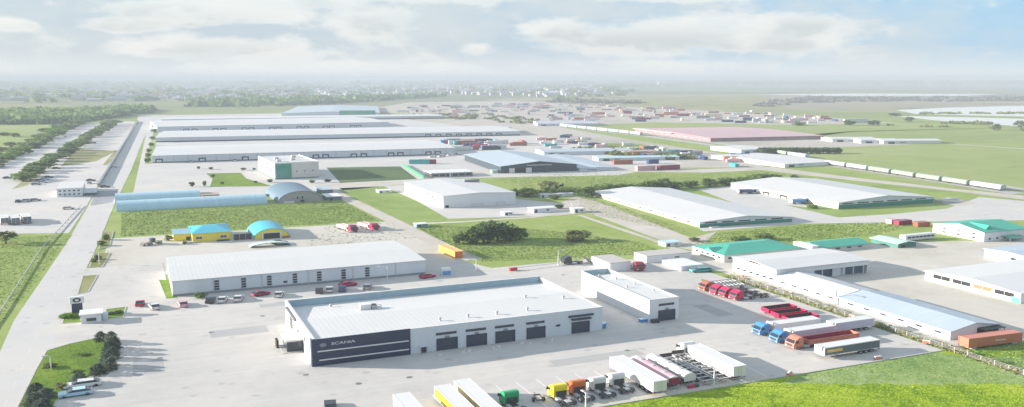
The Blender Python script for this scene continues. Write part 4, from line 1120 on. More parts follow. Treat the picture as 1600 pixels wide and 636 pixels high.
trailer('white tank trailer with pink cover and maroon rear plate', 78.6, 116.2, 90, 'white', FRONT, kind='tank', side='pink', rear='maroon', L=12.6)
trailer('plain white tank trailer right of the pink covered one', 81.9, 116.6, 90, 'white', FRONT, kind='tank', L=12.2)
trailer('empty skeletal trailer with bare steel frame beside the plain white tank', 85.0, 115.9, 90, 'grey', FRONT, kind='flat', name='skeletal_trailer', L=13)
trailer('empty skeletal trailer with dark headboard beside the coupled white lorry', 88.1, 115.7, 90, 'grey', FRONT, kind='flat', name='skeletal_trailer', L=14)
lorry('white lorry coupled to a white box trailer at the right end of the front row', 91.1, 115.9, 90, 'white', 'white', FRONT, L=13.2)
sk = thing('trailer_dolly', 'small bare two wheel dolly frame between green and yellow cabs', 'dolly', 56.2, 120.6, 80, None, .066)
d = MB(); d.box(-1.4, -.6, .45, 1.2, -.45, .6, True); d.box(-1.4, .45, .45, 1.2, .6, .6, True); d.box(-1.4, -.45, .45, -1.2, .45, .6, True); d.box(.9, -.45, .45, 1.2, .45, .6, True); d.tube((1.2, 0, .5), (2.6, 0, .35), .07); d.build('frame', DARK, sk); wheels(sk, (-.3,), 1.0)

YARD = 'trucks standing in the right hand yard'
tl = trailer('slate grey box trailer with white roof and yellow patch, nearest the lower grass', 124.9, 119.9, 180, 'white', YARD, side='slate', L=13.2, top=3.6)
MB().box(9.0, 1.305, 1.2, 12.6, 1.32, 1.75, True).build('yellow_patch', P('gold'), tl)
lorry('coral red lorry with long low red tipper trailer', 126.2, 126.3, 180, 'coral', 'coral', YARD, L=12.2, kind='tipper', top=2.6, liner=P('maroon'))
lorry('blue cabbed lorry with white trailer bearing a purple stripe', 124.2, 130.5, 180, 'blue', 'white', YARD, L=10.5, side='lilac', top=3.5)
lorry('blue cabbed lorry with plain white trailer, farther of the two blue cabs', 125.5, 136.0, 180, 'blue', 'white', YARD, L=11.5, top=3.3)
tl = trailer('white trailer with slanting purple patch behind the blue cabbed lorries', 135.0, 131.4, 180, 'white', YARD, side='lilac', L=10.0, top=3.7)
for i, (x, y, lb) in enumerate(((129.4, 147.4, 'open red tipper trailer, farthest of three in a block'), (128.9, 143.6, 'open red tipper trailer in the middle of the block of three'), (128.6, 139.8, 'open red tipper trailer, nearest of three in a block'))):
    trailer(lb, x, y, 180, 'crimson', 'three red tipper trailers', kind='tipper', L=7.6, top=2.5)
for i, (x, y, lb) in enumerate(((128.9, 166.3, 'crimson lorry cab with long dark chassis, farthest of three together'), (129.3, 163.4, 'crimson lorry cab with long dark chassis, middle of three together'), (130.0, 160.4, 'crimson lorry cab with long dark chassis, nearest of three together'))):
    r = thing('chassis_lorry', lb, 'lorry', x, y, 180, 'three crimson chassis lorries', .066); tractor_parts(r, 'crimson', ox=2.0)
    d = MB(); d.box(-3.4, -.5, .45, 1.0, -.3, .62, True); d.box(-3.4, .3, .45, 1.0, .5, .62, True)
    for k in range(4): d.box(-3.3 + k * 1.35, -.9, .5, -3.1 + k * 1.35, .9, .6, True)
    d.build('long_frame', DARK, r); wheels(r, (-.8, -2.1), 1.22)
r = lorry('rust orange lorry with low flat trailer in the upper row of the yard', 134.0, 170.4, 180, 'rust', 'grey', YARD, L=8.5, kind='flat')
tl = trailer('bare dark trailer chassis behind the rust orange lorry', 134.4, 174.0, 180, 'grey', YARD, kind='flat', L=9, name='skeletal_trailer')
car('teal pickup parked beside the low white shed', *(134.4,188.1), 170, 'teal', L=6.0, z=.07)
r = thing('truck', 'red lorry cab parked nose out beside the white metal shed', 'lorry', 120.6, 199.5, -95, None, .07); tractor_parts(r, 'red')
r = thing('truck', 'dark lorry with flat brown load behind the annex', 'lorry', *(112.0,210.0), 175, None, .07); tractor_parts(r, 'dark', ox=2); trailer_parts(r, 'rust', ox=-7, L=7, kind='flat')

# cars by the long store and the entrance
CP = 'cars parked before the long store'
for (lb, p, rot, c, L) in (
        ('dark grey car, first of the row from the left end of the long store', (14.3,205.6), 78, 'dark', 4.6), ('white car parked next to the dark grey one before the long store', (16.9,205.1), 75, 'white', 4.5),
        ('white car with rounded roof, second white one before the long store', (20.3,204.9), 75, 'white', 4.6), ('dull red car in the shade at the foot of the long store', (25.5,207.3), 20, 'maroon', 4.3),
        ('white car standing alone before the middle of the long store', (29.3,205.0), 75, 'white', 4.4), ('small dark car left of the silver car before the long store', (38.6,205.0), 80, 'dark', 4.2),
        ('silver car between two dark cars before the long store', (41.1,205.3), 78, 'silver', 4.6), ('dark blue car right of the silver car before the long store', (44.0,204.8), 78, 'navy', 4.5),
        ('red car tight against the wall behind the dark blue car', (46.3,208.8), 10, 'crimson', 4.3), ('dark grey car, last of the row to the right before the long store', (50.0,204.3), 70, 'grey', 4.6),
        ('bright red car past the right corner of the long store', (66.8,209.8), 15, 'crimson', 4.2)):
    car(lb, *p, rot, c, CP, z=.062, L=L)
car('small red car with rear to the road on the entrance yard', *(-0.3,208.8), 85, 'crimson', None, z=.062, L=3.8)
car('white car driving on the entrance yard beside the red car', *(2.5,204.6), 100, 'white', None, z=.062)
car('pinkish silver car near the green strip of the long store', *(8.4,204.5), 95, 'pink', None, z=.062)
car('white estate car parked with its nose at the conifer island', -9.6, 155.6, 182, 'white', 'cars beside the conifer island', z=.062, L=5.6)
car('pale blue car parked below the white estate car', -10.4, 151.6, 184, 'ltblue', 'cars beside the conifer island', z=.062, L=5.0)
car('dark car cut off by the bottom edge of the yard', *(25.6,129.9), 80, 'dark', None, z=.062)
# cars on the left parking ground
LP = 'cars on the old road parking ground'
rnd = random.Random(4)
for i, (p, c, lb) in enumerate((((-42.6,487.7), 'navy', 'dark blue car in the close row under the last median tree'), ((-40.7,492.9), 'ltblue', 'pale blue car in the close row near the median trees'), ((-40.7,478.2), 'silver', 'silver car in the close row near the median trees'),
                               ((-42.8,470.6), 'grey', 'grey car at the lower end of the close row'), ((-39.7,501.7), 'dark', 'black car at the upper end of the close row'), ((-39.4,550.2), 'dark', 'black car alone beside the lawn of the parking ground'),
                               ((-27.4,757.1), 'navy', 'dark blue car beside the median hedge far up the parking ground'), ((-58.4,506.6), 'dark', 'black car driving on the avenue at the left edge'), ((-52.2,849.7), 'grey', 'grey car far up the avenue'),
                               ((-19.7,466.3), 'silver', 'silver car under the pale canopy beside the corner office'), ((-19.5,477.8), 'dark', 'black car under the canopy beside the corner office'), ((-23.8,377.2), 'white', 'white van shaped car before the corner office'),
                               ((-12.6,446.9), 'dark', 'black car on the road corner beside the boundary wall'), ((-37.8,408.6), 'grey', 'grey car before the low hedge of the parking ground'), ((-43.9,407.1), 'dark', 'dark car left of the low hedge of the parking ground'),
                               ((-41.7,408.2), 'silver', 'silver car at the low hedge of the parking ground'), ((-10.1,545.3), 'silver', 'silver car on the wide road before the warehouses'))):
    car(lb, *p, rnd.choice((0, 5, 178, 90)) if i > 4 else 8, c, LP, z=.042)
for i, (lb, p) in enumerate((('white lorry trailer, left of three in a row on the parking ground', (-41.5,344.1)), ('white lorry trailer, middle of three in a row on the parking ground', (-38.1,342.6)), ('white lorry trailer, right of three in a row on the parking ground', (-34.7,344.1)))):
    r = thing('lorry', lb, 'lorry', p[0], p[1], 100, 'three white lorries on the parking ground', .04); trailer_parts(r, 'white', L=9, top=4.2, rear='slate'); tractor_parts(r, 'white', ox=7.7)

# ------------------------------------------------------------------ containers and cabins
def container(label, x, y, rot, c, L=12.2, h=2.6, group=None, z=0., cat='container', name='shipping_container', zs=ZS, door=None):
    r = thing(name, label, cat, x, y, rot, group, z); H_ = h * zs
    MB().box(.08, -1.16, .06, L - .08, 1.16, H_ - .05, True).build('body', P(c), r)
    f = MB()
    for xx in (0, L - .14):
        for yy in (-1.22, 1.08): f.box(xx, yy, .03, xx + .14, yy + .14, H_, True)
    for yy in (-1.22, 1.12): f.box(.14, yy, H_ - .1, L - .14, yy + .1, H_, True); f.box(.14, yy, .03, L - .14, yy + .1, .13, True)
    f.build('frame', P(c), r)
    rb = MB(); n = int(L / .5)
    for k in range(n):
        xx = .3 + k * (L - .6) / n
        rb.box(xx, -1.195, .14, xx + .22, -1.165, H_ - .11, True); rb.box(xx, 1.165, .14, xx + .22, 1.195, H_ - .11, True)
    rb.build('corrugation', P(c), r)['kind'] = 'stuff'
    for s in (-1, 1):
        y0, y1 = sorted((s * .03, s * 1.06)); d = MB().box(L - .075, y0, .14, L - .03, y1, H_ - .12, True).build('door', P(door or c), r)
        MB().box(L - .028, s * .3 - .02, .16, L, s * .3 + .02, H_ - .14, True).build('lock_bar', STEEL, d)
    return r


q = container('long coral red container lying across the end of the pale blue shed', 140.6, 113.9, -4, 'coral', 13.2, 3.0, z=.35)
lg = MB()
for i, (a, b) in enumerate(((6.6, .34), (7.05, .26), (7.42, .34), (7.9, .22), (8.25, .34), (8.72, .34))):
    lg.box(a, -1.24, .72 + .03 * (i % 2), a + b, -1.222, 1.05 - .04 * (i % 3), True)
lg.build('lettering', WHITE, q)['kind'] = 'stuff'
for a in (1, 11): MB().box(a, -1.1, -.33, a + 1.2, 1.1, .02, True).build('support_block', CONC, q)
container('golden yellow container with orange end beside the dirt track', *(81.6,241.8), -86, 'gold', 12, 3.2, zs=.62, door='orange')
container('white and blue kiosk container at the corner of the long store', *(70.9,211.3), -8, 'white', 2.5, 3.0, cat='kiosk', name='kiosk', z=.06)
ki = [o for o in bpy.data.objects if o.name.startswith('kiosk')][0]
MB().box(.2, -1.26, .2, 2.3, -1.225, 1.2, True).build('front_panel', P('blue'), ki)
rc = [('dull red container on the lane below the green based warehouse', (239.3,223.6), 4, 'maroon', 6.5), ('small orange container beside the teal roofed house', (247.6,212.9), -5, 'coral', 5.0), ('pale pink container left of the dull red one', (239.0,226.6), 5, 'pink', 4),
      ('rusty open container at the right of the dull red one', (243.2,219.0), -8, 'rust', 5.0)]
for lb, p, rt, c, L in rc: container(lb, *p, rt, c, L, z=.06)
bus = thing('white_bus', 'long white bus with a row of windows beside the low pale green shed', 'bus', *(217.4,200.2), 1, None, .03)
MB().ext([(-1.2, .25), (1.2, .25), (1.25, 1.5), (1.0, 1.9), (-1.0, 1.9), (-1.25, 1.5)], 0, 12.5, 'x').build('body', P('white'), bus)
for i in range(7): MB().box(.8 + i * 1.65, -1.262, .95, 2.2 + i * 1.65, -1.235, 1.5, True).build('window', GL, bus)
wheels(bus, (2.2, 9.5), 1.2)
for i, (lb, p, c, h) in enumerate((('red and white lorry facing the dirt track at the end of the dirt yard', (72.9,282.4), 'crimson', 2.6), ('maroon lorry with tan trailer in the dirt yard left of the red one', (65.5,281.6), 'maroon', 2.6))):
    r = thing('old_lorry', lb, 'lorry', p[0], p[1], -75, None, .03); trailer_parts(r, 'cream' if i else 'pink', ox=-11.2, L=7, top=2.7); tractor_parts(r, c, ox=-5.6)
ex = thing('wheel_loader', 'pale yellow wheel loader standing in the dirt yard', 'digger', *(4.5,285.8), 200, None, .03)
MB().ext([(-2.2, .6), (-.2, .6), (.1, 1.2), (-2.2, 1.3)], -.9, .9, 'y').build('engine_hood', P('cream'), ex); MB().box(-.2, -.7, .7, 1.1, .7, 2.0).build('cab', GL, ex)
b = MB(); b.tube((.9, -.6, .9), (3.0, -.6, .6), .14); b.tube((.9, .6, .9), (3.0, .6, .6), .14); b.build('lift_arm', P('cream'), ex)
MB().ext([(3.0, .2), (3.9, .15), (3.2, .9)], -1.3, 1.3, 'y').build('bucket', DARK, ex); wheels(ex, (-1.3, 1.5), 1.2, .7, .5)
tn = thing('canopy_tent', 'pale open tent with teal edging before the barrel garage', 'tent', *(30.5,268.0), 2)
n = 10
MB().ext([(6 - 6 * math.cos(math.pi * i / n), 1.0 * math.sin(math.pi * i / n) + .2) for i in range(n + 1)] + [(6 - 5.9 * math.cos(math.pi * i / n), .96 * math.sin(math.pi * i / n) + .16) for i in range(n, -1, -1)], 0, 3.5, 'y').build('tent_cloth', M('pale_cloth', (.48, .56, .53), .8), tn)
e = MB()
for yy in (-.15, 3.5): e.ext([(6 - 6.1 * math.cos(math.pi * i / n), 1.03 * math.sin(math.pi * i / n) + .2) for i in range(n + 1)] + [(6 - 5.8 * math.cos(math.pi * i / n), .9 * math.sin(math.pi * i / n) + .15) for i in range(n, -1, -1)], yy, yy + .15, 'y')
e.build('edging', P('teal'), tn)
for xx in (.1, 11.9):
    for yy in (.1, 3.4): MB().tube((xx, yy, 0), (xx, yy, .3), .07).build('tent_pole', STEEL, tn)
car('dark pickup with blue tarpaulin parked by the tent', *(39.5,271.9), 10, 'dark', z=.03, L=5)
for lb, p, rt, c in (('blue lorry parked at the left dock side of the farther green based warehouse', (241.0,278.8), 0, 'blue'), ('dark blue lorry at the back corner of the farther green based warehouse', (241.5,313.0), -10, 'navy')):
    r = thing('box_lorry', lb, 'lorry', p[0], p[1], rt, None, .05); trailer_parts(r, c, L=7, top=3.2); tractor_parts(r, c if c == 'blue' else 'white', ox=5.6)
# trucks beside the second warehouse
rnd = random.Random(11)
TR = 'trucks and containers beside the second warehouse'
for i in range(26):
    x = 700 + rnd.random() * 118; y = 222 + rnd.random() * 12
    p = [(229.2,662.1), (284.9,638.2), (202.5,585.1), (251.8,564.0)]
    u = rnd.random(); v = rnd.random()
    X = (p[0][0] * (1 - u) + p[1][0] * u) * (1 - v) + (p[2][0] * (1 - u) + p[3][0] * u) * v
    Y = (p[0][1] * (1 - u) + p[1][1] * u) * (1 - v) + (p[2][1] * (1 - u) + p[3][1] * u) * v
    c = ('rust', 'white', 'blue', 'crimson', 'teal', 'navy', 'white', 'dark')[i % 8]
    b = MB(); b.box(-6, -1.3, .7, 5.2, 1.3, 2.9, True); b.box(5.5, -1.2, .5, 7.4, 1.2, 2.4, True); b.box(-6, -1, .25, 7.2, 1, .68, True)
    for xx in (-4.5, -3.2, 3.5, 6.3):
        for s in (-1.1, 1.1): b.wheel(xx, s, .4, .5, .4, .3, 8)
    tag(b.build('parked_lorry', P(c), None, None, (X, Y, .03)), '%s lorry in the crowded rows beside the second long warehouse' % {'rust': 'rust brown', 'crimson': 'red', 'navy': 'dark blue', 'dark': 'black'}.get(c, c), 'lorry', TR).rotation_euler[2] = R(rnd.choice((-6, 174, -10, 80)))
# vans before the first warehouse
for i, px_ in enumerate(((32.0,560.5), (56.8,558.8), (175.3,536.5), (182.1,538.7), (190.5,545.4), (196.4,548.1))):
    car(['white van at the left dock of the nearest warehouse', 'white van at the middle dock of the nearest warehouse', 'white van at the right end of the nearest warehouse, first of four', 'white van at the right end of the nearest warehouse, second of four', 'white van at the right end of the nearest warehouse, third of four', 'white van at the right end of the nearest warehouse, last of four'][i], *px_, 265 if i < 2 else 200, 'white', 'white vans at the docks', van=True, z=.035)
# containers in the freight yard behind the dark hangar
FY = 'containers in the freight yard'
for lb, p, rt, c, L in (('maroon container stack before the red roofed hall road', (264.0,412.4), 3, 'maroon', 14), ('pale pink container left of the maroon one', (251.3,414.2), 4, 'pink', 12), ('coral container with white end among the freight sheds', (297.1,499.6), -8, 'coral', 13),
                        ('rusty container behind the turquoise shed', (257.8,450.7), -6, 'rust', 12), ('dark blue container at the end of the turquoise shed', (278.4,446.0), 2, 'navy', 7), ('blue container at the edge of the goods line', (349.0,462.0), -12, 'blue', 13),
                        ('pale yellow container beside the blue one', (333.5,440.1), -10, 'cream', 12), ('coral container beside the pale yellow one', (331.8,445.4), -10, 'coral', 9), ('navy container in the middle of the pale yard', (333.3,494.7), -5, 'navy', 9),
                        ('grey container right of the navy one', (333.2,484.1), -5, 'grey', 9), ('teal container by the pitch corner', (149.6,501.3), -30, 'teal', 12), ('crimson container by the pitch corner', (154.8,499.1), -20, 'maroon', 10)):
    container(lb, *p, rt, c, L, 4.2, FY, .04)
gf = thing('green_fence', 'bright green mesh fence beside the sports pitch', 'fence', 0, 0)
a, b = Vector((*(142.9,491.7), 0)), Vector((*(133.8,424.2), 0))
for k in range(12):
    p = a.lerp(b, k / 11); MB().box(p.x - .1, p.y - .1, 0, p.x + .1, p.y + .1, 1.5).build('post', P('green'), gf)
    if k < 11:
        q = a.lerp(b, (k + 1) / 11); n_ = (q - p).normalized(); m = Vector((-n_.y, n_.x, 0)) * .04
        MB().add([tuple(p + m + Vector((0, 0, .05))), tuple(p - m + Vector((0, 0, .05))), tuple(q - m + Vector((0, 0, .05))), tuple(q + m + Vector((0, 0, .05))), tuple(p + m + Vector((0, 0, 1.3))), tuple(p - m + Vector((0, 0, 1.3))), tuple(q - m + Vector((0, 0, 1.3))), tuple(q + m + Vector((0, 0, 1.3)))], [(4, 5, 6, 7), (0, 1, 5, 4), (2, 3, 7, 6), (1, 2, 6, 5), (3, 0, 4, 7)]).build('fence_panel', P('green'), gf)

# ------------------------------------------------------------------ goods line
RL = [(353.6,264.9), (363.7,325.4), (376.5,440.3), (400.0,545.3), (410.3,660.3), (411.1,853.9), (403.2,1019.5)]
sheet('rail_bed', strip(RL, 9), .060, BALLAST)
RL2 = [(370.6,274.7), (382.3,350.7), (390.1,444.3), (405.7,553.2), (419.5,675.3)]
sheet('rail_bed', strip([(p[0] + 14, p[1]) for p in RL], 8), .056, BALLAST)
for ln, off in ((RL, 0), (RL, 14)):
    for s in (-.76, .76):
        mb = MB()
        for i in range(len(ln) - 1):
            a = Vector((ln[i][0] + off, ln[i][1], 0)); b = Vector((ln[i + 1][0] + off, ln[i + 1][1], 0)); dd = (b - a).normalized(); nn = Vector((-dd.y, dd.x, 0))
            p = [a + nn * (s - .05), a + nn * (s + .05), b + nn * (s + .05), b + nn * (s - .05)]
            mb.add([(q.x, q.y, .06) for q in p] + [(q.x, q.y, .2) for q in p], [(4, 5, 6, 7), (0, 1, 5, 4), (2, 3, 7, 6)])
        struct(mb.build('rail', STEEL))


def wagon(label, a, b, c, group, tall=2.7):
    a = Vector(a); b = Vector(b); L = (b - a).length; rot = math.degrees(math.atan2(b.y - a.y, b.x - a.x))
    r = thing('goods_wagon', label, 'wagon', a.x, a.y, rot, group, .2); g = 1.0
    MB().ext([(-1.5, .7), (1.5, .7), (1.6, tall - .5), (.9, tall), (-.9, tall), (-1.6, tall - .5)], g, L - g, 'x').build('body', P(c), r)
    MB().box(g - .5, -1.1, .45, L - g + .5, 1.1, .69, True).build('underframe', DARK, r)
    n = max(3, int(L / 3)); rb = MB()
    for k in range(n + 1):
        x = g + .1 + k * (L - 2 * g - .3) / n; rb.box(x, -1.66, .75, x + .12, -1.5, tall - .55, True); rb.box(x, 1.5, .75, x + .12, 1.66, tall - .55, True)
    rb.build('side_rib', P(c), r)['kind'] = 'stuff'
    for x in (g + 2.2, L - g - 2.2):
        MB().box(x - 1.3, -.95, .1, x + 1.3, .95, .44, True).build('bogie', DARK, r)
    return r


pts = [(356.4,273.3), (358.7,292.9), (360.7,310.2), (362.5,327.5), (365.4,345.9), (367.8,364.2), (369.8,382.3), (371.9,401.7)]
wl_ = ['white goods wagon at the near end of the train beside the meadow', 'pale grey green wagon, second from the near end of the train', 'pale grey green wagon, third from the near end of the train', 'pale grey green wagon, fourth from the near end of the train', 'darker green wagon, fifth from the near end of the train', 'white wagon, sixth from the near end of the train', 'white wagon behind the long white trackside shed']
for i in range(7): wagon(wl_[i], pts[i], pts[i + 1], ('silver', 'mint', 'mint', 'mint', 'mint', 'silver', 'silver')[i], 'wagons of the goods train', 2.5)
pts = [(p[0] + 14, p[1]) for p in ((375.4,436.0), (377.9,457.1), (382.6,479.0), (388.0,499.6))]
for i, (c, lb) in enumerate((('silver', 'white wagon beyond the trackside shed'), ('mint', 'mint green wagon left of the trackside shed'), ('silver', 'white wagon at the pale shed by the bend of the line'))): wagon(lb, pts[i], pts[i + 1], c, 'wagons of the goods train', 2.5)
pts = [(411.2,669.3), (411.2,688.7), (411.6,708.8), (411.1,728.1), (410.6,748.3), (410.6,769.1), (410.1,788.6), (410.3,808.6), (410.0,827.1)]
ORD = ('first', 'second', 'third', 'fourth', 'fifth', 'sixth', 'seventh', 'eighth', 'ninth', 'tenth', 'eleventh', 'twelfth', 'thirteenth', 'fourteenth', 'fifteenth', 'sixteenth', 'seventeenth', 'eighteenth', 'nineteenth', 'twentieth')
ORD = ORD + tuple('twenty-' + o for o in ORD[:9]) + ('thirtieth',)
for i in range(8): wagon('pale wagon of the far train beyond the freight yard, %s from its near end' % ORD[i], pts[i], pts[i + 1], ('silver', 'silver', 'ltblue', 'white')[i % 4], 'wagons of the far train', 2.9)

# ------------------------------------------------------------------ trees and plants
def np_mesh(name, V, F, mat):
    """V (n,4,3) quads"""
    me = bpy.data.meshes.new(name); n = len(V)
    me.vertices.add(n * 4); me.loops.add(n * 4); me.polygons.add(n)
    me.vertices.foreach_set('co', V.reshape(-1).astype(np.float32))
    me.loops.foreach_set('vertex_index', np.arange(n * 4, dtype=np.int32))
    me.polygons.foreach_set('loop_start', np.arange(0, n * 4, 4, dtype=np.int32))
    me.materials.append(mat); me.update(calc_edges=True); me.validate()
    return me


def leaf_cloud(rng, C, size, up=.5):
    """quads of about the given size at points C with loose orientation"""
    n = len(C); a = rng.normal(size=(n, 3)); a[:, 2] *= up; a /= np.linalg.norm(a, axis=1)[:, None]
    b = np.cross(a, rng.normal(size=(n, 3))); b /= np.linalg.norm(b, axis=1)[:, None]
    s = size * rng.uniform(.6, 1.3, (n, 1)); w = s * rng.uniform(.5, .9, (n, 1))
    return np.stack([C - a * s - b * w * .5, C + b * w - a * s * .1, C + a * s + b * w * .3, C - b * w + a * s * .15], 1)


def crown_mesh(name, seed, n, mat, rx=1., rz=1., clumps=22, leaf=.16, flat=.0):
    rng = np.random.default_rng(seed)
    d = rng.normal(size=(clumps, 3)); d /= np.linalg.norm(d, axis=1)[:, None]
    cc = d * rng.uniform(.35, .82, (clumps, 1)); cc[:, 2] = np.maximum(cc[:, 2], -.75 + flat)
    rr = rng.uniform(.22, .40, clumps)
    k = rng.integers(0, clumps, n); e = rng.normal(size=(n, 3)); e /= np.linalg.norm(e, axis=1)[:, None]
    C = cc[k] + e * (rr[k][:, None] * rng.uniform(.55, 1.05, (n, 1)))
    C[:, 2] = np.maximum(C[:, 2], -.98)
    V = leaf_cloud(rng, C, leaf)
    return np_mesh(name, V, None, mat)


CROWNS = [crown_mesh('crown', 10 + i, 1000, LEAF, clumps=24 + i * 3, leaf=.125) for i in range(3)]
CROWND = [crown_mesh('crown', 20 + i, 1100, LEAFD, clumps=26 + i * 3, leaf=.12) for i in range(3)]
CROWNB = [crown_mesh('crown', 40 + i, 800, LEAFB, clumps=26, leaf=.12) for i in range(2)]
CROWNY = [crown_mesh('crown', 30 + i, 420, LEAFY, clumps=18, leaf=.15) for i in range(2)]


def trunk_mesh():
    m = MB(); m.tube((0, 0, 0), (0, 0, .55), .075, 7, .05); m.tube((0, 0, .45), (.25, .1, .85), .04, 5, .015); m.tube((0, 0, .5), (-.22, .16, .9), .04, 5, .015); m.tube((0, 0, .5), (.02, -.26, .85), .035, 5, .012)
    return m.mesh('trunk', WOOD)


TRUNK = trunk_mesh()
TCOUNT = [0]


def tree(label, x, y, r, h, kind='mid', group=None, name='tree', cat='tree', low=.12):
    """broadleaf tree: crown of leaf clumps from low*h to h, trunk below and inside"""
    i = TCOUNT[0]; TCOUNT[0] += 1; rnd_ = random.Random(i * 7 + 3)
    t = thing(name, label, cat, x, y, rnd_.uniform(0, 360), group)
    ms = {'mid': CROWNS, 'dark': CROWND, 'olive': CROWNY, 'bright': CROWNB}[kind]
    c = bpy.data.objects.new('crown', ms[i % len(ms)]); COL.objects.link(c); c.parent = t
    hz = h * (1 - low) / 2; c.location = (0, 0, h * low + hz); c.scale = (r, r * rnd_.uniform(.85, 1.1), hz)
    k = bpy.data.objects.new('trunk', TRUNK); COL.objects.link(k); k.parent = t; k.scale = (r * .9 + .5, r * .9 + .5, h * .8)
    return t


HXY = {(55, 632): (-16.0,149.8), (57, 618): (-16.2,154.1), (66, 641): (-14.8,146.6), (72, 622): (-14.7,152.2), (104, 497): (-14.7,203.4), (118, 496): (-13.0,203.3), (124, 599): (-10.2,157.7), (146, 410): (-11.5,264.0), (152, 406): (-10.6,267.3), (153, 585): (-7.5,161.4), (157, 533): (-7.6,182.5), (159, 384): (-10.1,289.8), (165, 375): (-9.2,299.9), (166, 573): (-6.3,165.3), (172, 553): (-5.8,173.0), (172, 578): (-5.6,163.2), (174, 492): (-6.1,202.5), (174, 537): (-5.7,179.8), (176, 562): (-5.3,169.2), (179, 546): (-5.1,175.6), (186, 490): (-4.6,203.0), (231, 254): (8.1,570.8), (232, 246): (9.2,607.8), (233, 238): (10.4,650.0), (236, 228): (13.0,711.4), (238, 218): (15.6,785.8), (241, 207): (19.6,887.6), (242, 200): (22.2,967.6), (244, 195): (25.2,1033.8), (264, 376): (8.9,290.9), (288, 382): (12.9,282.2), (300, 292): (24.5,433.6), (310, 264): (33.2,519.0), (313, 466): (12.5,210.3), (319, 291): (29.9,434.0), (329, 265): (39.1,512.7), (333, 277): (37.0,472.0), (347, 288): (38.3,438.6), (380, 266): (55.2,502.0), (397, 266): (60.7,499.7), (399, 286): (53.5,437.7), (421, 285): (60.1,437.8), (488, 286): (78.7,426.9), (512, 285): (86.0,426.6), (687, 556): (49.3,148.1), (724, 551): (53.9,148.2), (734, 549): (55.2,148.5), (771, 545): (59.8,148.2), (780, 543): (61.1,148.5), (806, 305): (150.9,347.3), (816, 538): (65.9,148.7), (827, 307): (154.5,341.2), (828, 537): (67.4,148.4), (857, 305): (163.8,341.7), (862, 532): (72.1,148.7), (865, 312): (159.6,328.1), (874, 326): (150.5,304.2), (881, 304): (170.8,341.0), (903, 302): (178.4,342.5), (918, 308): (176.3,329.6), (933, 303): (185.1,337.2), (946, 302): (189.5,337.7), (973, 300): (198.7,338.5), (999, 299): (206.7,337.6), (1016, 297): (213.6,339.6), (1033, 296): (219.4,339.6), (1053, 295): (226.0,339.3), (1079, 293): (235.7,340.3), (1085, 377): (158.3,225.6), (1109, 291): (246.8,340.9), (1120, 389): (157.1,212.6), (1135, 289): (257.0,341.9), (1159, 287): (266.9,343.3), (1160, 379): (170.5,218.0), (1180, 284): (277.9,347.2), (1195, 374): (180.4,219.7), (1197, 283): (284.6,347.3), (1214, 279): (296.9,354.1), (1241, 279): (304.9,350.7), (1247, 196): (653.8,749.7), (1270, 326): (240.6,265.6), (1327, 196): (703.9,728.2), (1365, 196): (727.8,718.0), (1400, 181): (941.0,890.3), (1420, 190): (829.8,765.8), (1558, 204): (765.7,600.4), (1595, 199): (837.9,630.2)}      # surveyed ground points of small plants
# big bush cluster in the meadow
BW = ('leftmost front bush', 'tall bush left of centre', 'tallest central bush', 'tall bush right of centre', 'low bush at the right end', 'low bush at the left end', 'rear bush half hidden')
for i, (dx, dy, r, h) in enumerate(((-5.6, .5, 3.4, 3.9), (-1.8, -.4, 4.0, 5.2), (2.4, .2, 4.2, 5.5), (6.2, -.2, 3.6, 4.6), (9.2, 1.2, 2.6, 3.2), (-8.2, 1.2, 2.2, 2.6), (.6, 3.6, 3.6, 5.2))):
    tree(BW[i] + ' of the large dark meadow clump behind the workshop', 99.3 + dx * 1.15, 249 + dy, r * 1.25, h * 1.25, ('mid', 'dark', 'dark', 'mid')[i % 4], 'bushes of the large meadow clump', 'bush', 'bush', .02)
tree('lower olive bush in the meadow right of the large dark clump', *(126.2,240.6), 5.2, 3.6, 'olive', None, 'bush', 'bush', .02)
tree('small olive bush beside the larger olive bush in the meadow', *(123.3,240.6), 2.0, 2.0, 'olive', None, 'bush', 'bush', .02)
# hedge trees behind the green based warehouse
HT = 'hedge trees along the lane behind the green based warehouse'
for (x, y, r, h) in ((806, 305, 2.6, 2.8), (827, 307, 4.4, 3.6), (857, 305, 4.0, 3.6), (881, 304, 3.8, 3.4), (903, 302, 3.4, 2.6), (918, 308, 4.4, 4.6), (933, 303, 4.0, 4.0), (946, 302, 4.0, 4.2), (973, 300, 5.0, 3.8), (999, 299, 4.2, 3.4), (1016, 297, 4.2, 4.4), (1033, 296, 4.6, 4.6),
                    (1053, 295, 4.4, 3.4), (1079, 293, 4.0, 3.2), (1109, 291, 4.6, 3.4), (1135, 289, 4.4, 3.6), (1159, 287, 3.8, 3.0), (1180, 284, 4.0, 3.6), (1197, 283, 4.6, 4.0), (1214, 279, 2.4, 2.2), (1241, 279, 2.2, 1.8)):
    hn = TCOUNT[0]
    tree('round green hedge tree behind the green based warehouse, %s from the left of its row' % ORD[hn - 9], *(HXY[(x, y)]), r * 1.22, h * 1.15, 'mid', HT, 'hedge_tree', 'tree', .02)
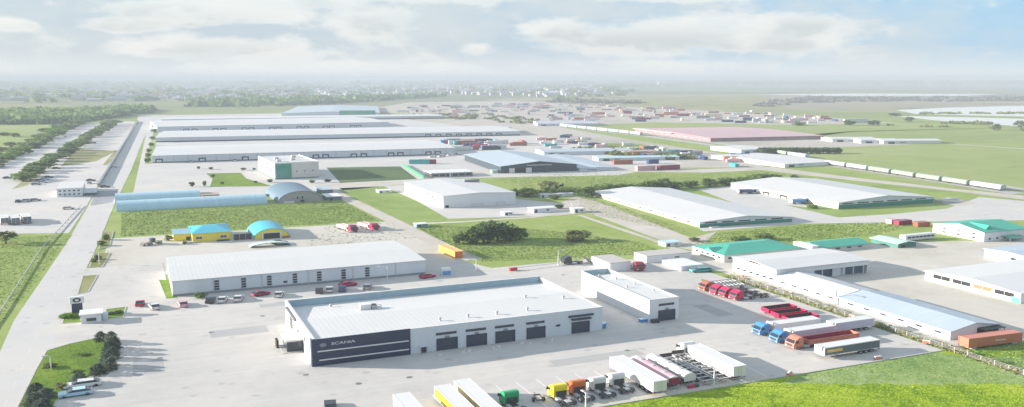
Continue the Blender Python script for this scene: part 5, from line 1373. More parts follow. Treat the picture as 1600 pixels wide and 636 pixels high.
# clipped hedge by the goods line
hd = thing('clipped_hedge', 'long clipped dark hedge beside the goods line and meadow', 'hedge', *(385.0,478.0), -22)
rng = np.random.default_rng(5)
hl = (Vector((385.0,478.0)) - Vector((434.5,456.8))).length
C = np.stack([rng.uniform(0, hl, 2600), rng.uniform(-4, 4, 2600), np.abs(rng.normal(0, 1, 2600))], 1); C[:, 2] = 3.6 * np.minimum(1, .35 + rng.uniform(0, .7, 2600)) * (1 - .25 * (np.abs(C[:, 1]) / 4) ** 3)
hm = np_mesh('foliage', leaf_cloud(rng, C, 1.0), None, LEAFD); ho = bpy.data.objects.new('foliage', hm); COL.objects.link(ho); ho.parent = hd
p0, p1 = Vector((385.0,478.0)), Vector((434.5,456.8)); hd.rotation_euler = (0, 0, math.atan2(p1.y - p0.y, p1.x - p0.x))
# median row on the left and the loose rows beside it
MR = 'trees of the median row'
rnd = random.Random(8)
a, b = Vector((-49.5,487.7)), Vector((-17.0,1066.5))
for i in range(27):
    t = i / 26; p = a.lerp(b, t ** 1.25)
    tree('round green tree in the median row beside the parking ground, %s from the near end' % ORD[i], p.x + rnd.uniform(-1.5, 1.5), p.y + rnd.uniform(-3, 3), rnd.uniform(5.8, 7.2) * (1 + t * .4), rnd.uniform(4.2, 5.6) * (1 + t * .35), 'mid', MR, 'row_tree', 'tree', .08)
AR = 'trees along the outer edge of the avenue'
a, b = Vector((-73.7,572.6)), Vector((-53.8,1097.3))
for i in range(30):
    t = i / 29; p = a.lerp(b, t ** 1.2)
    tree('bushy tree along the outer edge of the avenue, %s from the near end' % ORD[i], p.x + rnd.uniform(-4, 3), p.y + rnd.uniform(-4, 4), rnd.uniform(5.4, 8.0) * (1 + t * .5), rnd.uniform(3.2, 4.8) * (1 + t * .5), rnd.choice(('mid', 'bright', 'mid')), AR, 'avenue_tree', 'tree', .03)
RR_ = 'small trees between road and first warehouse'
for i, (x, y, r, h) in enumerate(((231, 254, 2.6, 3.6), (232, 246, 2.4, 3.4), (233, 238, 2.4, 3.0), (236, 228, 2.8, 3.0), (238, 218, 3.0, 3.0), (241, 207, 3.4, 4.), (242, 200, 3.4, 4.), (244, 195, 3.4, 4.))):
    tree('small green tree in the strip at the warehouse ends, %s from the near end' % ORD[i], *(HXY[(x, y)]), r, h, 'mid', RR_, 'strip_tree', 'tree', .03)
OL = 'small trees in the office garden'
GD = ('lone garden tree before the office lawn, left of a pair', 'garden tree, right of the pair before the office lawn', 'dark shrub at the left end of the upper office lawn', 'dark shrub at the right end of the upper office lawn', 'small shrub on the upper edge of the upper office lawn', 'dark shrub on the pale court left of the office', 'shrub at the right corner of the lower office lawn', 'shrub against the left foot of the office block', 'tiny tree far left on the court before the warehouse', 'small shrub on the lower edge of the office lawn', 'dark shrub at the left of the paved strip right of the office', 'dark shrub at the right of the paved strip beside the pitch')
for i, (x, y, r, h) in enumerate(((300, 292, 1.6, 2.6), (319, 291, 1.2, 2.8), (333, 277, 1.4, 1.6), (380, 266, 1.8, 1.6), (329, 265, 1.6, 1.6), (397, 266, 1.0, 1.4), (399, 286, 1.2, 1.2), (421, 285, 2.0, 1.7), (310, 264, 1.2, 1.6), (347, 288, 1.2, 1.4), (488, 286, 1.8, 1.6), (512, 285, 1.8, 1.8))):
    tree(GD[i], *(HXY[(x, y)]), r, h, 'dark', OL, 'garden_tree', 'tree', .03)
tree('wide pale tree standing on the grass at the left edge', *(-37.0,304.8), 3.9, 4.4, 'olive', None, 'lone_tree', 'tree', .22)
for (x, y, r, h, lb) in ((165, 375, 1.5, 2.4, 'young green tree on the road verge beside the dirt yard'), (159, 384, 1.4, 1.8, 'low green shrub below the young verge tree'), (152, 406, 1.3, 1.5, 'green shrub beside the white lamp post on the verge'), (146, 410, 1.1, 1.3, 'left green shrub under the verge lamp post'),
                         (313, 466, 1.6, 1.5, 'dark green shrub at the left foot of the long store'), (264, 376, 1.5, 2.0, 'round green shrub at the left side of the yellow house'), (288, 382, 1.0, 1.3, 'small green shrub before the side wing of the yellow house'), (104, 497, 1.7, 1.0, 'low bright hedge at the gatehouse'),
                         (118, 496, 1.5, 1.0, 'low bright hedge against the gatehouse wall'), (174, 492, 1.0, .8, 'low dark hedge on the small lawn right of the gatehouse'), (186, 490, 1.0, .8, 'second low dark hedge on the small lawn right of the gatehouse')):
    tree(lb, *(HXY[(x, y)]), r, h, 'bright' if 'bright' in lb else 'mid', None, 'shrub', 'shrub', .01)
for (x, y, r, h, k, lb) in ((1120, 389, 3, 1.8, 'dark', 'low dark bush before the teal roofed house, first from the left'), (1160, 379, 4, 2.2, 'mid', 'wide green bush behind the teal roofed house'), (1195, 374, 3.6, 2, 'mid', 'green bush right of the wide one behind the teal roofed house'), (1085, 377, 2.4, 1.2, 'olive', 'low olive scrub at the lane corner'),
                            (865, 312, 3, 2.2, 'dark', 'dark bush at the right corner of the white box hall'), (874, 326, 2.2, 1.8, 'dark', 'dark bush between the low white cabins and the white box hall'), (1270, 326, 2.4, 1.6, 'mid', 'single bush at the left foot of the farther green based warehouse'),
                            (1558, 204, 5, 7, 'olive', 'lone tree at the lake shore on the right'), (1595, 199, 9, 8, 'olive', 'wide scrub tree at the right edge by the lake'), (1420, 190, 7, 6, 'olive', 'pale shrub on the near lake shore'), (1247, 196, 9, 5, 'mid', 'green bush behind the pink roofed hall'), (1327, 196, 7, 6, 'dark', 'dark tree right of the distant red container'), (1365, 196, 9, 6, 'dark', 'dark tree beside the distant farm buildings'),
                            (1400, 181, 12, 4, 'dark', 'dark scrub on the pale lake margin')):
    tree(lb, *(HXY[(x, y)]), r, h, k, None, 'bush', 'bush', .02)


# conifers of the entrance island
def conifer_mesh(seed, n=900):
    rng = np.random.default_rng(seed); z = rng.uniform(0, 1, n) ** 1.25; tier = np.floor(z * 9) / 9 + .11
    rad = np.sqrt(np.maximum(0, 1 - z ** 1.7)) * (.78 + .34 * (tier - z) * 9 * .5); th_ = rng.uniform(0, 2 * math.pi, n); rr = rad * rng.uniform(.35, 1.0, n) ** .6
    rr *= 1 + .18 * np.sin(th_ * 5 + z * 20)
    C = np.stack([rr * np.cos(th_), rr * np.sin(th_), z * .97 + .02], 1)
    a = np.stack([np.cos(th_), np.sin(th_), -.25 + rng.normal(0, .25, n)], 1); a[:, 2] *= .4
    b = np.stack([-np.sin(th_), np.cos(th_), rng.normal(0, .3, n)], 1); s = rng.uniform(.09, .2, (n, 1)); w = s * .42
    V = np.stack([C - a * s, C + b * w, C + a * s, C - b * w], 1)
    return np_mesh('crown', V, None, NEEDLE)


CONES = [conifer_mesh(i) for i in range(3)]


def conifer(label, x, y, r, h, i, group=None):
    t = thing('conifer', label, 'conifer', x, y, i * 67, group, .12)
    c = bpy.data.objects.new('crown', CONES[i % 3]); COL.objects.link(c); c.parent = t; c.scale = (r * 1.35, r * 1.35, h * 1.05)
    m = MB(); m.tube((0, 0, 0), (0, 0, h * .9), .12, 6, .02); m.build('trunk', WOOD, t); return t


CF = 'conifers of the entrance island'
for i, (x, y, r, h, lb) in enumerate(((157, 533, 1.0, 1.7, 'grey green conifer at the far left of the island row'), (174, 537, 1.15, 2.2, 'grey green conifer, farthest in the dense row on the island'), (179, 546, 1.15, 2.2, 'grey green conifer, second in the dense row on the island'), (172, 553, 1.2, 2.3, 'grey green conifer, third in the dense row on the island'),
                                      (176, 562, 1.15, 2.2, 'grey green conifer, fourth in the dense row on the island'), (166, 573, 1.15, 2.3, 'dark conifer, fifth in the dense row on the island'), (172, 578, 1.1, 2.0, 'dark conifer nearest the kerb in the dense row'), (153, 585, 1.2, 1.7, 'rounded conifer at the near end of the dense row'),
                                      (124, 599, 1.2, 1.7, 'bluish conifer standing alone on the island lawn'), (57, 618, 1.2, 1.9, 'dark conifer at the near left of the island'), (72, 622, 1.2, 1.5, 'dark spreading conifer left of the white car'), (55, 632, 1.4, 1.7, 'bluish conifer cut by the bottom edge'), (66, 641, 1.4, 1.6, 'conifer at the bottom corner of the island'))):
    conifer(lb, *(HXY[(x, y)]), r, h, i, CF)
tree('round brown green shrub before the white estate car', *(-12.7,155.5), 1.25, 1.5, 'olive', None, 'shrub', 'shrub', .01)
tree('flat dark round shrub in the middle of the island lawn', *(-10.1,173.6), 1.2, .45, 'dark', None, 'shrub', 'shrub', .01)
tree('flat dark shrub in the lower part of the island lawn', *(-10.9,163.9), 1.0, .4, 'dark', None, 'shrub', 'shrub', .01)
tree('silvery shrub at the road edge of the island', *(-15.3,168.4), 1.5, 1.0, 'olive', None, 'shrub', 'shrub', .01)

# ------------------------------------------------------------------ entrance sign, lamp posts, fence
sg = thing('sign_pylon', 'tall sign pylon with white emblem head on navy body at the entrance', 'sign', *(-12.7,205.9), 6)
MB().box(-1.05, -.35, .03, 1.05, .35, 2.5).build('body', NAVY, sg)
MB().box(-1.4, -.5, 2.51, 1.4, .5, 3.9, True).build('head', WHITE, sg)
m = MB(); m.ext([(.8 * math.cos(t * math.pi / 12), 3.2 + .5 * math.sin(t * math.pi / 12)) for t in range(24)], -.54, -.505, 'y'); eo = m.build('emblem', NAVY, sg)
m = MB(); m.ext([(.42 * math.cos(t * math.pi / 3 + .5), 3.2 + .28 * math.sin(t * math.pi / 3 + .5)) for t in range(6)], -.57, -.545, 'y'); m.build('emblem_core', M('emblem_silver', (.55, .56, .58), .3, .4), eo)


def lamp(label, x, y, h, rot=0, arm=1.6, mat=None):
    r = thing('lamp_post', label, 'lamp post', x, y, rot, None, .03); mt = mat or WHITE
    MB().tube((0, 0, 0), (0, 0, h), .13, 8, .08).build('post', mt, r)
    MB().tube((0, 0, h - .05), (arm, 0, h + .12), .07, 6, .05).build('arm', mt, r)
    MB().box(arm - .1, -.18, h + .06, arm + .75, .18, h + .2, True).build('lamp_head', STEEL, r)
    return r


lamp('white lamp post in front of the parked trailers, arm towards the yard', 85.6, 115.4, 3.1, 160, 1.4)
lamp('white lamp post on the road verge by the green shrubs', *(-9.9,259.6), 3.4, 170)
lamp('white lamp post at the road edge beside the island lawn', *(-15.0,167.2), 2.4, 175, .5)
lamp('grey lamp post at the inner corner of the low works shed', *(142.2,148.3), 3.2, -90, 2.0, FRAMEG)
lamp('white lamp post where the dirt track meets the workshop yard', *(81.1,212.7), 2.9, 180)
lamp('white lamp post behind the annex beside the meadow', *(105.5,213.7), 3.2, 0)
lamp('thin lamp post at the right end of the long store', *(56.9,211.7), 3.4, 180)
lamp('white lamp post at the lane corner before the green based warehouse', *(150.3,293.6), 3.6, 0)
lamp('slim lamp post between the yellow cab and the orange cab', 61.6, 114.9, 2.3, 95, .5)
# yard fence on the right: posts and striped low hedge
yf = thing('yard_fence', 'long wire fence with pale posts between the truck yard and the works sheds', 'fence', 136.8, 96)
for k in range(31):
    MB().box(-.05, k * 2.75 - .05, 0, .05, k * 2.75 + .05, 1.1).build('post', CONC, yf)
w = MB()
for z in (.25, .5, .75, 1.0): w.box(-.02, 0, z, .02, 82.5, z + .03, True)
w.build('wire', STEEL, yf)['kind'] = 'stuff'
rng = np.random.default_rng(3)
C = np.stack([rng.normal(0, .5, 5200) + .9, rng.uniform(0, 86, 5200), np.abs(rng.normal(0, .28, 5200)) + .05], 1)
C[:, 2] *= (.5 + .8 * (np.sin(C[:, 1] * 1.3) > -.2))
gf2 = bpy.data.objects.new('fence_weeds', np_mesh('fence_weeds', leaf_cloud(rng, C, .28), None, leaf_mat('weeds', (.16, .17, .05), (.36, .36, .16)))); COL.objects.link(gf2); gf2.location = (136.6, 95, 0); gf2['kind'] = 'stuff'
for i, (p, lb) in enumerate((((137.2,138.3), 'red and white barrier block by the yard fence, upper one'), ((136.6,118.7), 'red and white barrier block by the yard fence, lower one'), ((120.8,115.0), 'red and white barrier block on the kerb below the slate trailer'), ((100.6,114.7), 'red and white barrier block at the grass edge left of the slate trailer'), ((139.4,159.7), 'rusty barrier block by the works hall fence'), ((140.5,179.8), 'rusty barrier block at the fence behind the crimson cabs'))):
    r = thing('barrier_block', lb, 'barrier', p[0], p[1], i * 40, None, .06)
    MB().ext([(-.4, 0), (.4, 0), (.16, .5), (-.16, .5)], -.7, .7, 'y').build('base', P('coral'), r); MB().box(-.18, -.65, .5, .18, .65, .62, True).build('cap', WHITE, r)
rl = thing('barrier_block', 'red and black barrier before the tank trailers beside the lamp post', 'barrier', 81.9, 115.9, 5, None, .06)
MB().box(-1.0, -.3, 0, .1, .3, .45).build('red_half', P('crimson'), rl); MB().box(.11, -.3, 0, 1.0, .3, .42).build('black_half', DARK, rl)
bp = thing('barrier_pole', 'long white barrier pole with red counterweight behind the workshop', 'barrier', *(90.2,208.8), 6, None, .06)
MB().box(-1.3, -.4, 0, .8, .4, .8).build('counterweight', P('red'), bp); MB().tube((.8, 0, .62), (14, 0, .62), .12, 8).build('pole', WHITE, bp); MB().box(13.6, -.15, 0, 13.9, .15, .5).build('rest', STEEL, bp)
BL = 'white bollards before the workshop doors'
for i, (x, y, lb) in enumerate(((687, 556, 'white bollard before the first workshop door'), (724, 551, 'left white bollard before the second workshop door'), (734, 549, 'right white bollard before the second workshop door'), (771, 545, 'left white bollard before the third workshop door'), (780, 543, 'right white bollard before the third workshop door'), (816, 538, 'left white bollard before the fourth workshop door'), (828, 537, 'right white bollard before the fourth workshop door'), (862, 532, 'white bollard right of the fourth workshop door'))):
    r = thing('bollard', lb, 'bollard', *(HXY[(x, y)]), 0, BL, .06); MB().tube((0, 0, 0), (0, 0, .3), .34, 10, .3).build('foot', WHITE, r); MB().tube((0, 0, .3), (0, 0, .5), .12, 8).build('stub', P('gold'), r)
bi = thing('waste_bin', 'blue waste container at the right corner of the workshop', 'bin', *(84.9,152.3), 0, None, .06)
MB().ext([(-.8, .1), (.8, .1), (1.0, .95), (-1.0, .95)], -.6, .6, 'y').build('tub', P('blue'), bi); MB().box(-1.05, -.68, .955, 1.05, .68, 1.05, True).build('lid', P('ltblue'), bi)
bi = thing('waste_bin', 'blue crate at the left corner of the annex front', 'bin', *(95.3,153.0), 0, None, .06)
MB().box(-.9, -.5, .05, .9, .5, .6).build('tub', P('blue'), bi); MB().box(-.95, -.55, .605, .95, .55, .68, True).build('lid', P('ltblue'), bi)
# low pale rail wall between road and parking ground
wl = thing('roadside_wall', 'low grey wall between the old road and the parking ground', 'wall', 0, 0)
line = [(-15.4, 452), (-2.8, 815), (7.8, 1116)]; acc = []
for a, b in ((line[0], line[1]), (line[1], line[2])):
    a = Vector(a); b = Vector(b); n = int((b - a).length / 12)
    for k in range(n): acc.append((a.lerp(b, k / n), a.lerp(b, (k + .98) / n)))
for p, q in acc:
    d = (q - p).normalized(); nn = Vector((-d.y, d.x)) * .5
    pp = [p + nn, p - nn, q - nn, q + nn]
    MB().add([(v.x, v.y, .02) for v in pp] + [(v.x, v.y, 1.5) for v in pp], [(4, 5, 6, 7), (0, 1, 5, 4), (1, 2, 6, 5), (2, 3, 7, 6), (3, 0, 4, 7)]).build('wall_panel', M('wall_grey', (.20, .23, .25), .8), wl)
# post and rail fence in the grass left of the road
rf_ = thing('roadside_rail', 'low pipe rail running through the grass left of the road', 'fence', 0, 0)
line = [Vector((-30.5, 150)), Vector((-28.0, 213)), Vector((-26.2, 290)), Vector((-19.8, 384))]; m = MB()
for a, b in zip(line, line[1:]):
    m.tube((a.x, a.y, .45), (b.x, b.y, .45), .13, 6)
    n = int((b - a).length / 7)
    for k in range(n):
        p = a.lerp(b, k / n); MB().box(p.x - .14, p.y - .14, 0, p.x + .14, p.y + .14, .42).build('post', CONC, rf_)
m.build('pipe', STEEL, rf_)

# ------------------------------------------------------------------ grass tufts, scrub, far wood and town
def scatter(name, polys, n, size, mat, seed, hgt=1., zoff=0.):
    rng = np.random.default_rng(seed); out = []
    ar = []
    for poly in polys:
        q = np.array(poly); x, y = q[:, 0], q[:, 1]; ar.append(abs(np.dot(x, np.roll(y, 1)) - np.dot(y, np.roll(x, 1))) / 2)
    for poly, A in zip(polys, ar):
        q = np.array(poly); k = max(4, int(n * A / sum(ar))); got = 0
        lo, hi = q.min(0), q.max(0)
        while got < k:
            pts = rng.uniform(lo, hi, (k * 2, 2)); ins = np.zeros(len(pts), bool); j = len(q) - 1
            for i in range(len(q)):
                c = ((q[i, 1] > pts[:, 1]) != (q[j, 1] > pts[:, 1])) & (pts[:, 0] < (q[j, 0] - q[i, 0]) * (pts[:, 1] - q[i, 1]) / (q[j, 1] - q[i, 1] + 1e-9) + q[i, 0])
                ins ^= c; j = i
            pts = pts[ins][:k - got]; out.append(pts); got += len(pts)
    pts = np.concatenate(out); n = len(pts)
    cl = rng.uniform(.2, .8, n)
    s = size * rng.uniform(.5, 1.3, n) * (.55 + .75 * cl); th_ = rng.uniform(0, math.pi, n)
    dx, dy = np.cos(th_) * s, np.sin(th_) * s; z = np.full(n, zoff + .01); hh = s * hgt * rng.uniform(.5, 1.1, n)
    lx, ly = rng.normal(0, .3, n) * s, rng.normal(0, .3, n) * s
    V = np.stack([np.stack([pts[:, 0] - dx, pts[:, 1] - dy, z], 1), np.stack([pts[:, 0] + dx, pts[:, 1] + dy, z], 1), np.stack([pts[:, 0] + dx * .8 + lx, pts[:, 1] + dy * .8 + ly, z + hh], 1), np.stack([pts[:, 0] - dx * .7 + lx, pts[:, 1] - dy * .7 + ly, z + hh * .8], 1)], 1)
    o = bpy.data.objects.new(name, np_mesh(name, V, None, mat)); COL.objects.link(o); o['kind'] = 'stuff'; return o


TUFT = blade_mat('grass_blades', ((.13, .20, .045), (.19, .265, .065), (.26, .31, .12)), (.012, .09, .7), (1., .8, .3))
TUFTV = blade_mat('lush_blades', ((.16, .26, .012), (.25, .35, .018), (.32, .41, .04)))
TUFTP = blade_mat('pale_blades', ((.14, .225, .06), (.20, .285, .09), (.26, .33, .14)))
TUFTS = blade_mat('straw_blades', ((.17, .20, .07), (.24, .26, .11), (.32, .33, .17)), (.02, .12, .8))
PALEP = [(100.3,113.4), (134.0,114.2), (134.8,111.0), (149.1,102.9), (137.0,94.2), (98.2,110.9)]
scatter('verge_grass', [[(57, 92), (59.9,114.9), (58, 114), (97, 114), (100.5,113.6), (98.0,110.6), (136.7,94.0), (160, 84)]], 36000, .15, TUFTV, 1, .34)
scatter('verge_grass', [PALEP], 12000, .15, TUFTP, 11, .34)
scatter('meadow_grass', [[(86.5, 223), (112, 217), (128, 215), (140, 212), (142, 232), (125, 262), (90, 290), (86.8, 286)]], 24000, .24, TUFT, 2, .36)
scatter('meadow_grass', [[(-5, 304), (79, 304), (78, 360), (-5, 360)]], 24000, .26, TUFT, 3, .36)
scatter('verge_grass', [[(-60, 170), (-31, 170), (-26, 210), (-21, 292), (-19, 316), (-60, 316)]], 16000, .24, TUFT, 4, .34)
scatter('verge_grass', [[(139, 92), (180, 92), (180, 109), (156, 112), (139, 114)]], 8000, .2, TUFTP, 5, .4)
scatter('dry_grass', [[(164.6,407.8), (219.7,424.1), (268.9,382.2), (315.0,383.2), (316.9,324.6), (298.5,363.0), (240.3,346.4), (179.7,346.7), (161.4,354.5)]], 9000, .3, TUFTS, 6, .4)
scatter('dry_grass', [[(178.2,337.9), (175.3,305.0), (168.3,240.1), (163.5,242.2), (153.4,295.8)]], 4000, .26, TUFTS, 7, .4)
scatter('dry_grass', [[(153.1,219.8), (173.6,235.2), (209.1,236.5), (254.1,226.2), (221.6,212.0), (170.8,212.2)]], 10000, .28, TUFT, 8, .4)
scatter('scattered_weeds', [[(45, 262), (82, 264), (82, 300), (60, 300)]], 500, .35, TUFTS, 9, .4)
scatter('lawn_grass', [[(-18.2, 145), (-17, 168), (-16.2, 179), (-13, 182), (-8.4, 184.2), (-5.2, 182.6), (-6, 172), (-7.2, 162.4), (-11.2, 157.6), (-13.4, 150)]], 5000, .10, blade_mat('lawn_blades', ((.08, .16, .012), (.125, .21, .02), (.19, .26, .04)), (.05, .3, 2.)), 10, .3, .12)


def wood(name, polys, n, size, hgt, mat, seed):
    """far trees read as one mass: clumps of leaf sized faces over the area"""
    rng = np.random.default_rng(seed); allv = []
    for poly, k in zip(polys, n):
        q = np.array(poly); lo, hi = q.min(0), q.max(0); pts = []
        while len(pts) < k:
            p = rng.uniform(lo, hi); ins = False; j = len(q) - 1
            for i in range(len(q)):
                if (q[i, 1] > p[1]) != (q[j, 1] > p[1]) and p[0] < (q[j, 0] - q[i, 0]) * (p[1] - q[i, 1]) / (q[j, 1] - q[i, 1]) + q[i, 0]: ins = not ins
                j = i
            if ins: pts.append(p)
        pts = np.array(pts); m = 16
        e = rng.normal(size=(len(pts), m, 3)); e /= np.linalg.norm(e, axis=2)[:, :, None]
        r = size * rng.uniform(.5, 1.3, (len(pts), 1, 1)); C = e * r * np.array([1, 1, hgt / size])
        C[:, :, 2] = np.abs(C[:, :, 2]) + hgt * .12; C[:, :, 0] += pts[:, None, 0]; C[:, :, 1] += pts[:, None, 1]
        allv.append(leaf_cloud(rng, C.reshape(-1, 3), size * .42))
    o = bpy.data.objects.new(name, np_mesh(name, np.concatenate(allv), None, mat)); COL.objects.link(o); o['kind'] = 'stuff'; return o


wood('far_wood', [[(-168.1,1116.7), (-73.7,1090.8), (-37.9,1172.5), (27.3,1403.1), (30.4,1546.9), (-71.5,1445.5), (-210.8,1407.2)]], (480,), 11, 6, LEAF, 1)
rnd = random.Random(77)
FIELD = [(-82.6,701.6), (-81.9,738.7), (-82.7,657.4), (-72.4,685.6), (-74.6,643.8), (-74.5,606.2), (-74.6,749.0), (-73.3,791.9), (-73.6,849.9), (-92.6,867.0), (-102.8,889.9), (-74.6,938.8), (-69.4,1006.9)]
for i, (x, y) in enumerate(((4, 236), (16, 230), (-10, 244), (26, 238), (8, 246), (-4, 254), (36, 228), (48, 222), (58, 215), (22, 214), (6, 212), (70, 206), (88, 200))):
    tree('loose bushy tree in the field left of the avenue, %s from the near end' % ORD[i], *(HXY[(x, y)]) if (x, y) in HXY else FIELD[i], rnd.uniform(5, 8), rnd.uniform(2.6, 4.2), rnd.choice(('mid', 'olive')), 'trees in the field left of the avenue', 'field_tree', 'tree', .03)
wood('far_wood', [[(-491.3,2224.6), (265.9,1899.6), (660.1,2452.4), (964.0,2779.2), (1091.0,2267.4), (827.6,1658.5), (1234.7,2022.9), (2582.6,4370.6), (3477.5,4900.9), (5217.7,7354.6), (-2065.2,9413.9)]], (1250,), 24, 8, LEAFD, 2)
wood('far_wood', [[(98.1,1620.1), (250.3,1630.7), (436.8,1826.3), (825.9,2381.2), (519.3,2169.9), (119.3,1962.5)]], (200,), 16, 8, LEAF, 3)
wood('far_wood', [[(3793.9,5347.0), (6325.1,4260.6), (9941.0,6698.9), (5963.5,8406.2)], [(-1549.6,5778.5), (8698.1,5860.7), (13918.6,9381.0), (-4643.2,17348.6)]], (500, 900), 50, 16, LEAFD, 4)
wood('far_scrub', [[(985.8,1239.0), (1340.5,1438.4), (1930.7,1297.3), (2317.4,1558.1), (1621.4,1856.9), (1206.2,1496.0)], [(803.2,1669.0), (902.7,1478.4), (974.1,1595.6), (953.4,1910.8)]], (200, 70), 12, 1.8, leaf_mat('dry_scrub', (.13, .12, .11), (.25, .23, .20)), 5)
wood('far_scrub', [[(1013.8,914.3), (1190.5,853.0), (1223.3,876.7), (1043.4,941.1)], [(821.5,714.0), (852.2,678.8), (881.3,702.1), (858.0,737.3)], [(743.4,711.2), (822.2,587.7), (792.7,566.5), (723.8,692.3)]], (50, 26, 8), 5, 1.4, LEAFY, 6)
wood('far_scrub', [[(317.2,1180.5), (461.3,1166.0), (448.0,897.4), (411.1,853.9), (359.7,1038.1)], [(274.0,548.5), (317.8,554.2), (321.3,464.0), (304.2,452.6)], [(173.2,359.4), (175.4,358.5), (177.4,362.7), (175.3,363.7)]], (60, 40, 4), 5, 1.6, LEAFY, 7)
# houses of the far town
rnd = random.Random(21)
HM = [[M('town_wall_white', (.42, .42, .41), .8), M('town_roof_red', (.30, .15, .11), .8)], [M('town_wall_cream', (.38, .35, .30), .8), M('town_roof_grey', (.33, .35, .37), .7)], [M('town_wall_white'), M('town_roof_blue', (.22, .30, .38), .6)], [M('town_wall_cream'), M('town_roof_pale', (.48, .49, .50), .6)]]
HN = ('white house with red roof', 'cream house with grey roof', 'white house with blue roof', 'cream house with pale roof')
hm_ = []
for mats in HM:
    m = MB(); m.box(-7, -5, 0, 7, 5, 4.2); m.cur = 1; m.ext([(-5.6, 4.2), (0, 7.0), (5.6, 4.2)], -7.6, 7.6, 'x'); hm_.append(m.mesh('house', mats))
TOWN = [(-312.2,2260.1), (278.1,1894.4), (637.3,2367.6), (925.3,2667.8), (1018.1,2115.8), (1289.9,2182.0), (2143.4,3873.2), (1930.7,5564.9), (-798.3,5821.8)]


def inside(poly, x, y):
    ins = False; j = len(poly) - 1
    for i in range(len(poly)):
        if (poly[i][1] > y) != (poly[j][1] > y) and x < (poly[j][0] - poly[i][0]) * (y - poly[i][1]) / (poly[j][1] - poly[i][1]) + poly[i][0]: ins = not ins
        j = i
    return ins


def scatter_in(poly, k, rnd, pw=1.0):
    xs = [p[0] for p in poly]; ys = [p[1] for p in poly]; out = []
    while len(out) < k:
        x = rnd.uniform(min(xs), max(xs)); y = min(ys) + (max(ys) - min(ys)) * rnd.random() ** pw
        if inside(poly, x, y): out.append((x, y))
    return out


for x, y in scatter_in(TOWN, 230, rnd, 2.0):
    k = rnd.randrange(4); o = bpy.data.objects.new('far_house', hm_[k]); COL.objects.link(o); o.location = (x, y, 0); s = rnd.uniform(1.0, 1.7); o.scale = (s * rnd.uniform(.8, 1.8), s, s * rnd.uniform(.7, 1.0)); o.rotation_euler = (0, 0, R(rnd.uniform(-30, 30)))
    az_ = math.degrees(math.atan2(x, y)) - 23.2
    where = 'left end' if az_ < -22 else 'left part' if az_ < -14 else 'middle part' if az_ < -6 else 'right part' if az_ < 0 else 'right end'
    tag(o, 'far %s, %s, in the %s of the hazy town' % (HN[k], 'long' if o.scale.x > 1.45 * o.scale.y else 'compact', where), 'house', 'houses of the far town')
for i, (p, w, d, h, lb) in enumerate((((9463.7,15134.1), 60, 60, 34, 'far pale tower block standing above the hazy horizon'), ((2924.9,5720.1), 40, 40, 34, 'far slim chimney tower at the edge of the hazy town'), ((479.1,5695.6), 500, 120, 8, 'far long white works building on the hazy plain'), ((3498.6,5473.8), 500, 100, 20, 'far dark hall under the tower on the horizon'))):
    r = thing('far_building', lb, 'building', *p, -20)
    MB().box(0, 0, 0, w, d, h).build('wall', HM[i % 4][0], r); MB().box(-1, -1, h + .02, w + 1, d + 1, h + 3, True).build('roof', HM[3][1], r)
mb = MB(); rnd = random.Random(91)
for x, y in scatter_in(TOWN, 1500, rnd, 1.3) + scatter_in([(3793.9,5347.0), (5797.8,3905.0), (9941.0,6698.9), (5963.5,8406.2)], 160, rnd):
    w_, d_, h_ = rnd.uniform(8, 34), rnd.uniform(7, 14), rnd.uniform(3, 8); mb.cur = rnd.choice((0, 0, 1)); mb.box(x, y, 0, x + w_, y + d_, h_)
    mb.cur = rnd.choice((2, 3, 3, 4, 5)); mb.ext([(y - .5, h_ + .05), (y + d_ / 2, h_ + 2.4), (y + d_ + .5, h_ + .05)], x - .5, x + w_ + .5, 'x')
o = mb.build('far_town', [M('town_wall_white'), M('town_wall_cream'), M('town_roof_red'), M('town_roof_pale'), M('town_roof_blue'), M('town_roof_grey')]); o['kind'] = 'stuff'
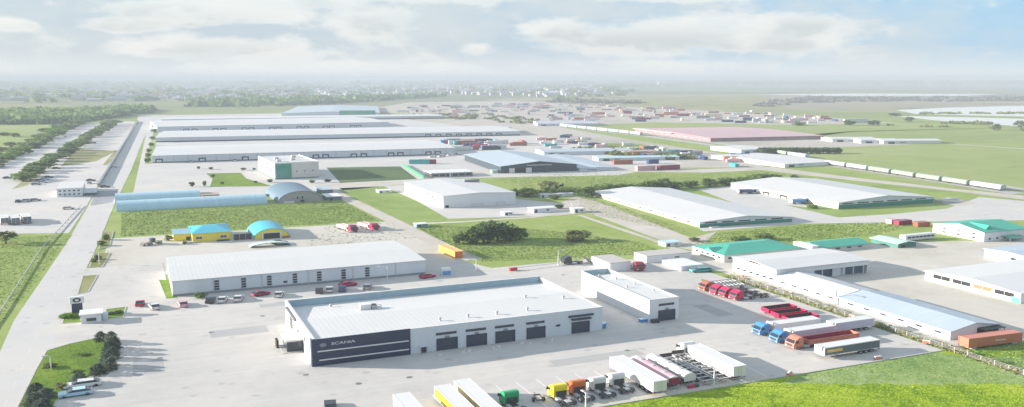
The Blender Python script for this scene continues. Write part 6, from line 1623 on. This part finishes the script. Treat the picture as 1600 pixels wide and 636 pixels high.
# container ground in the distance
rnd = random.Random(33)
cm = {}
CC = ('white', 'maroon', 'pink', 'white', 'grey', 'pink', 'silver', 'coral', 'white', 'navy', 'lilac', 'cream')
for c in set(CC):
    m = MB(); m.box(0, -1.3, .05, 12, 1.3, 2.7)
    for k in range(8): m.box(.4 + k * 1.45, -1.36, .2, 1.1 + k * 1.45, -1.3, 2.5)
    cm[c] = m.mesh('container', P(c))
GRD = [(320.4,1226.5), (461.3,1540.1), (693.3,1615.1), (770.6,1490.5), (804.2,1317.0), (824.1,1035.2), (802.3,811.8), (752.9,766.5), (641.7,783.7), (556.8,882.9), (461.3,924.0), (477.3,1111.9), (371.4,1071.8), (304.1,1100.7)]
CN = {'navy': 'dark blue', 'rust': 'rust brown', 'lilac': 'pale lilac', 'coral': 'coral red'}
for i, (x, y) in enumerate(scatter_in(GRD, 250, rnd, 1.2)):
    c = CC[i % 12]; o = bpy.data.objects.new('distant_container', cm[c]); COL.objects.link(o); o.location = (x, y, 0); o.rotation_euler = (0, 0, R(rnd.choice((-22, -18, -26, 65)))); s = rnd.uniform(.65, 1.1); o.scale = (s * rnd.choice((1, 1, 1.6)), s * 1.2, s * rnd.choice((.9, .9, 1.5)))
    az_ = math.degrees(math.atan2(x, y)) - 23.2
    where = 'left edge' if az_ < -4 else 'left half' if az_ < 2 else 'middle' if az_ < 9 else 'right half' if az_ < 15 else 'right edge'
    tag(o, '%s %s container at the %s of the crowded distant container ground' % ('tall' if o.scale.z > o.scale.y else 'low', CN.get(c, c), where), 'container', 'containers of the distant ground')

# scattered vehicles and boxes of the freight yard
rnd = random.Random(58)
FYP = [(347.8,696.5), (354.2,578.9), (357.3,453.5), (322.0,402.7), (290.6,432.4), (296.1,516.2), (269.9,550.3), (289.6,636.2)]
for i, (x, y) in enumerate(scatter_in(FYP, 44, rnd)):
    c = ('white', 'navy', 'grey', 'white', 'rust', 'silver', 'teal', 'pink')[i % 8]; b = MB()
    if i % 2: b.box(-4, -1.2, .5, 2.6, 1.2, 2.3, True); b.box(2.8, -1.1, .4, 4.4, 1.1, 1.9, True); b.box(-4, -.9, .2, 4.3, .9, .48, True)
    else: b.box(-4.5, -1.2, .05, 4.5, 1.2, 1.9); [b.box(-4.3 + k, -1.26, .2, -3.7 + k, -1.2, 1.75) for k in range(9)]
    o = b.build('box_truck' if i % 2 else 'storage_box', P(c), None, None, (x, y, .04)); o.rotation_euler[2] = R(rnd.choice((-10, -14, 75, 170)))
    tag(o, '%s %s standing loose among the sheds of the freight yard' % ({'navy': 'dark blue', 'rust': 'rust brown'}.get(c, c), 'box truck' if i % 2 else 'storage box'), 'lorry' if i % 2 else 'container', 'loose vehicles and boxes of the freight yard')

# ------------------------------------------------------------------ air
hz = MB(); hz.box(-25000, -5000, -1.5, 31000, 39000, 64, True)
hzo = hz.build('haze', None)
hm2 = bpy.data.materials.new('haze'); hm2.use_nodes = True; nt = hm2.node_tree; nt.nodes.clear()
on_ = nt.nodes.new('ShaderNodeOutputMaterial'); pv = nt.nodes.new('ShaderNodeVolumePrincipled')
pv.inputs['Color'].default_value = (.40, .455, .52, 1); pv.inputs['Density'].default_value = 3.3e-4; pv.inputs['Anisotropy'].default_value = 0.0
nt.links.new(pv.outputs[0], on_.inputs['Volume'])
hzo.data.materials.clear(); hzo.data.materials.append(hm2); hzo['kind'] = 'stuff'
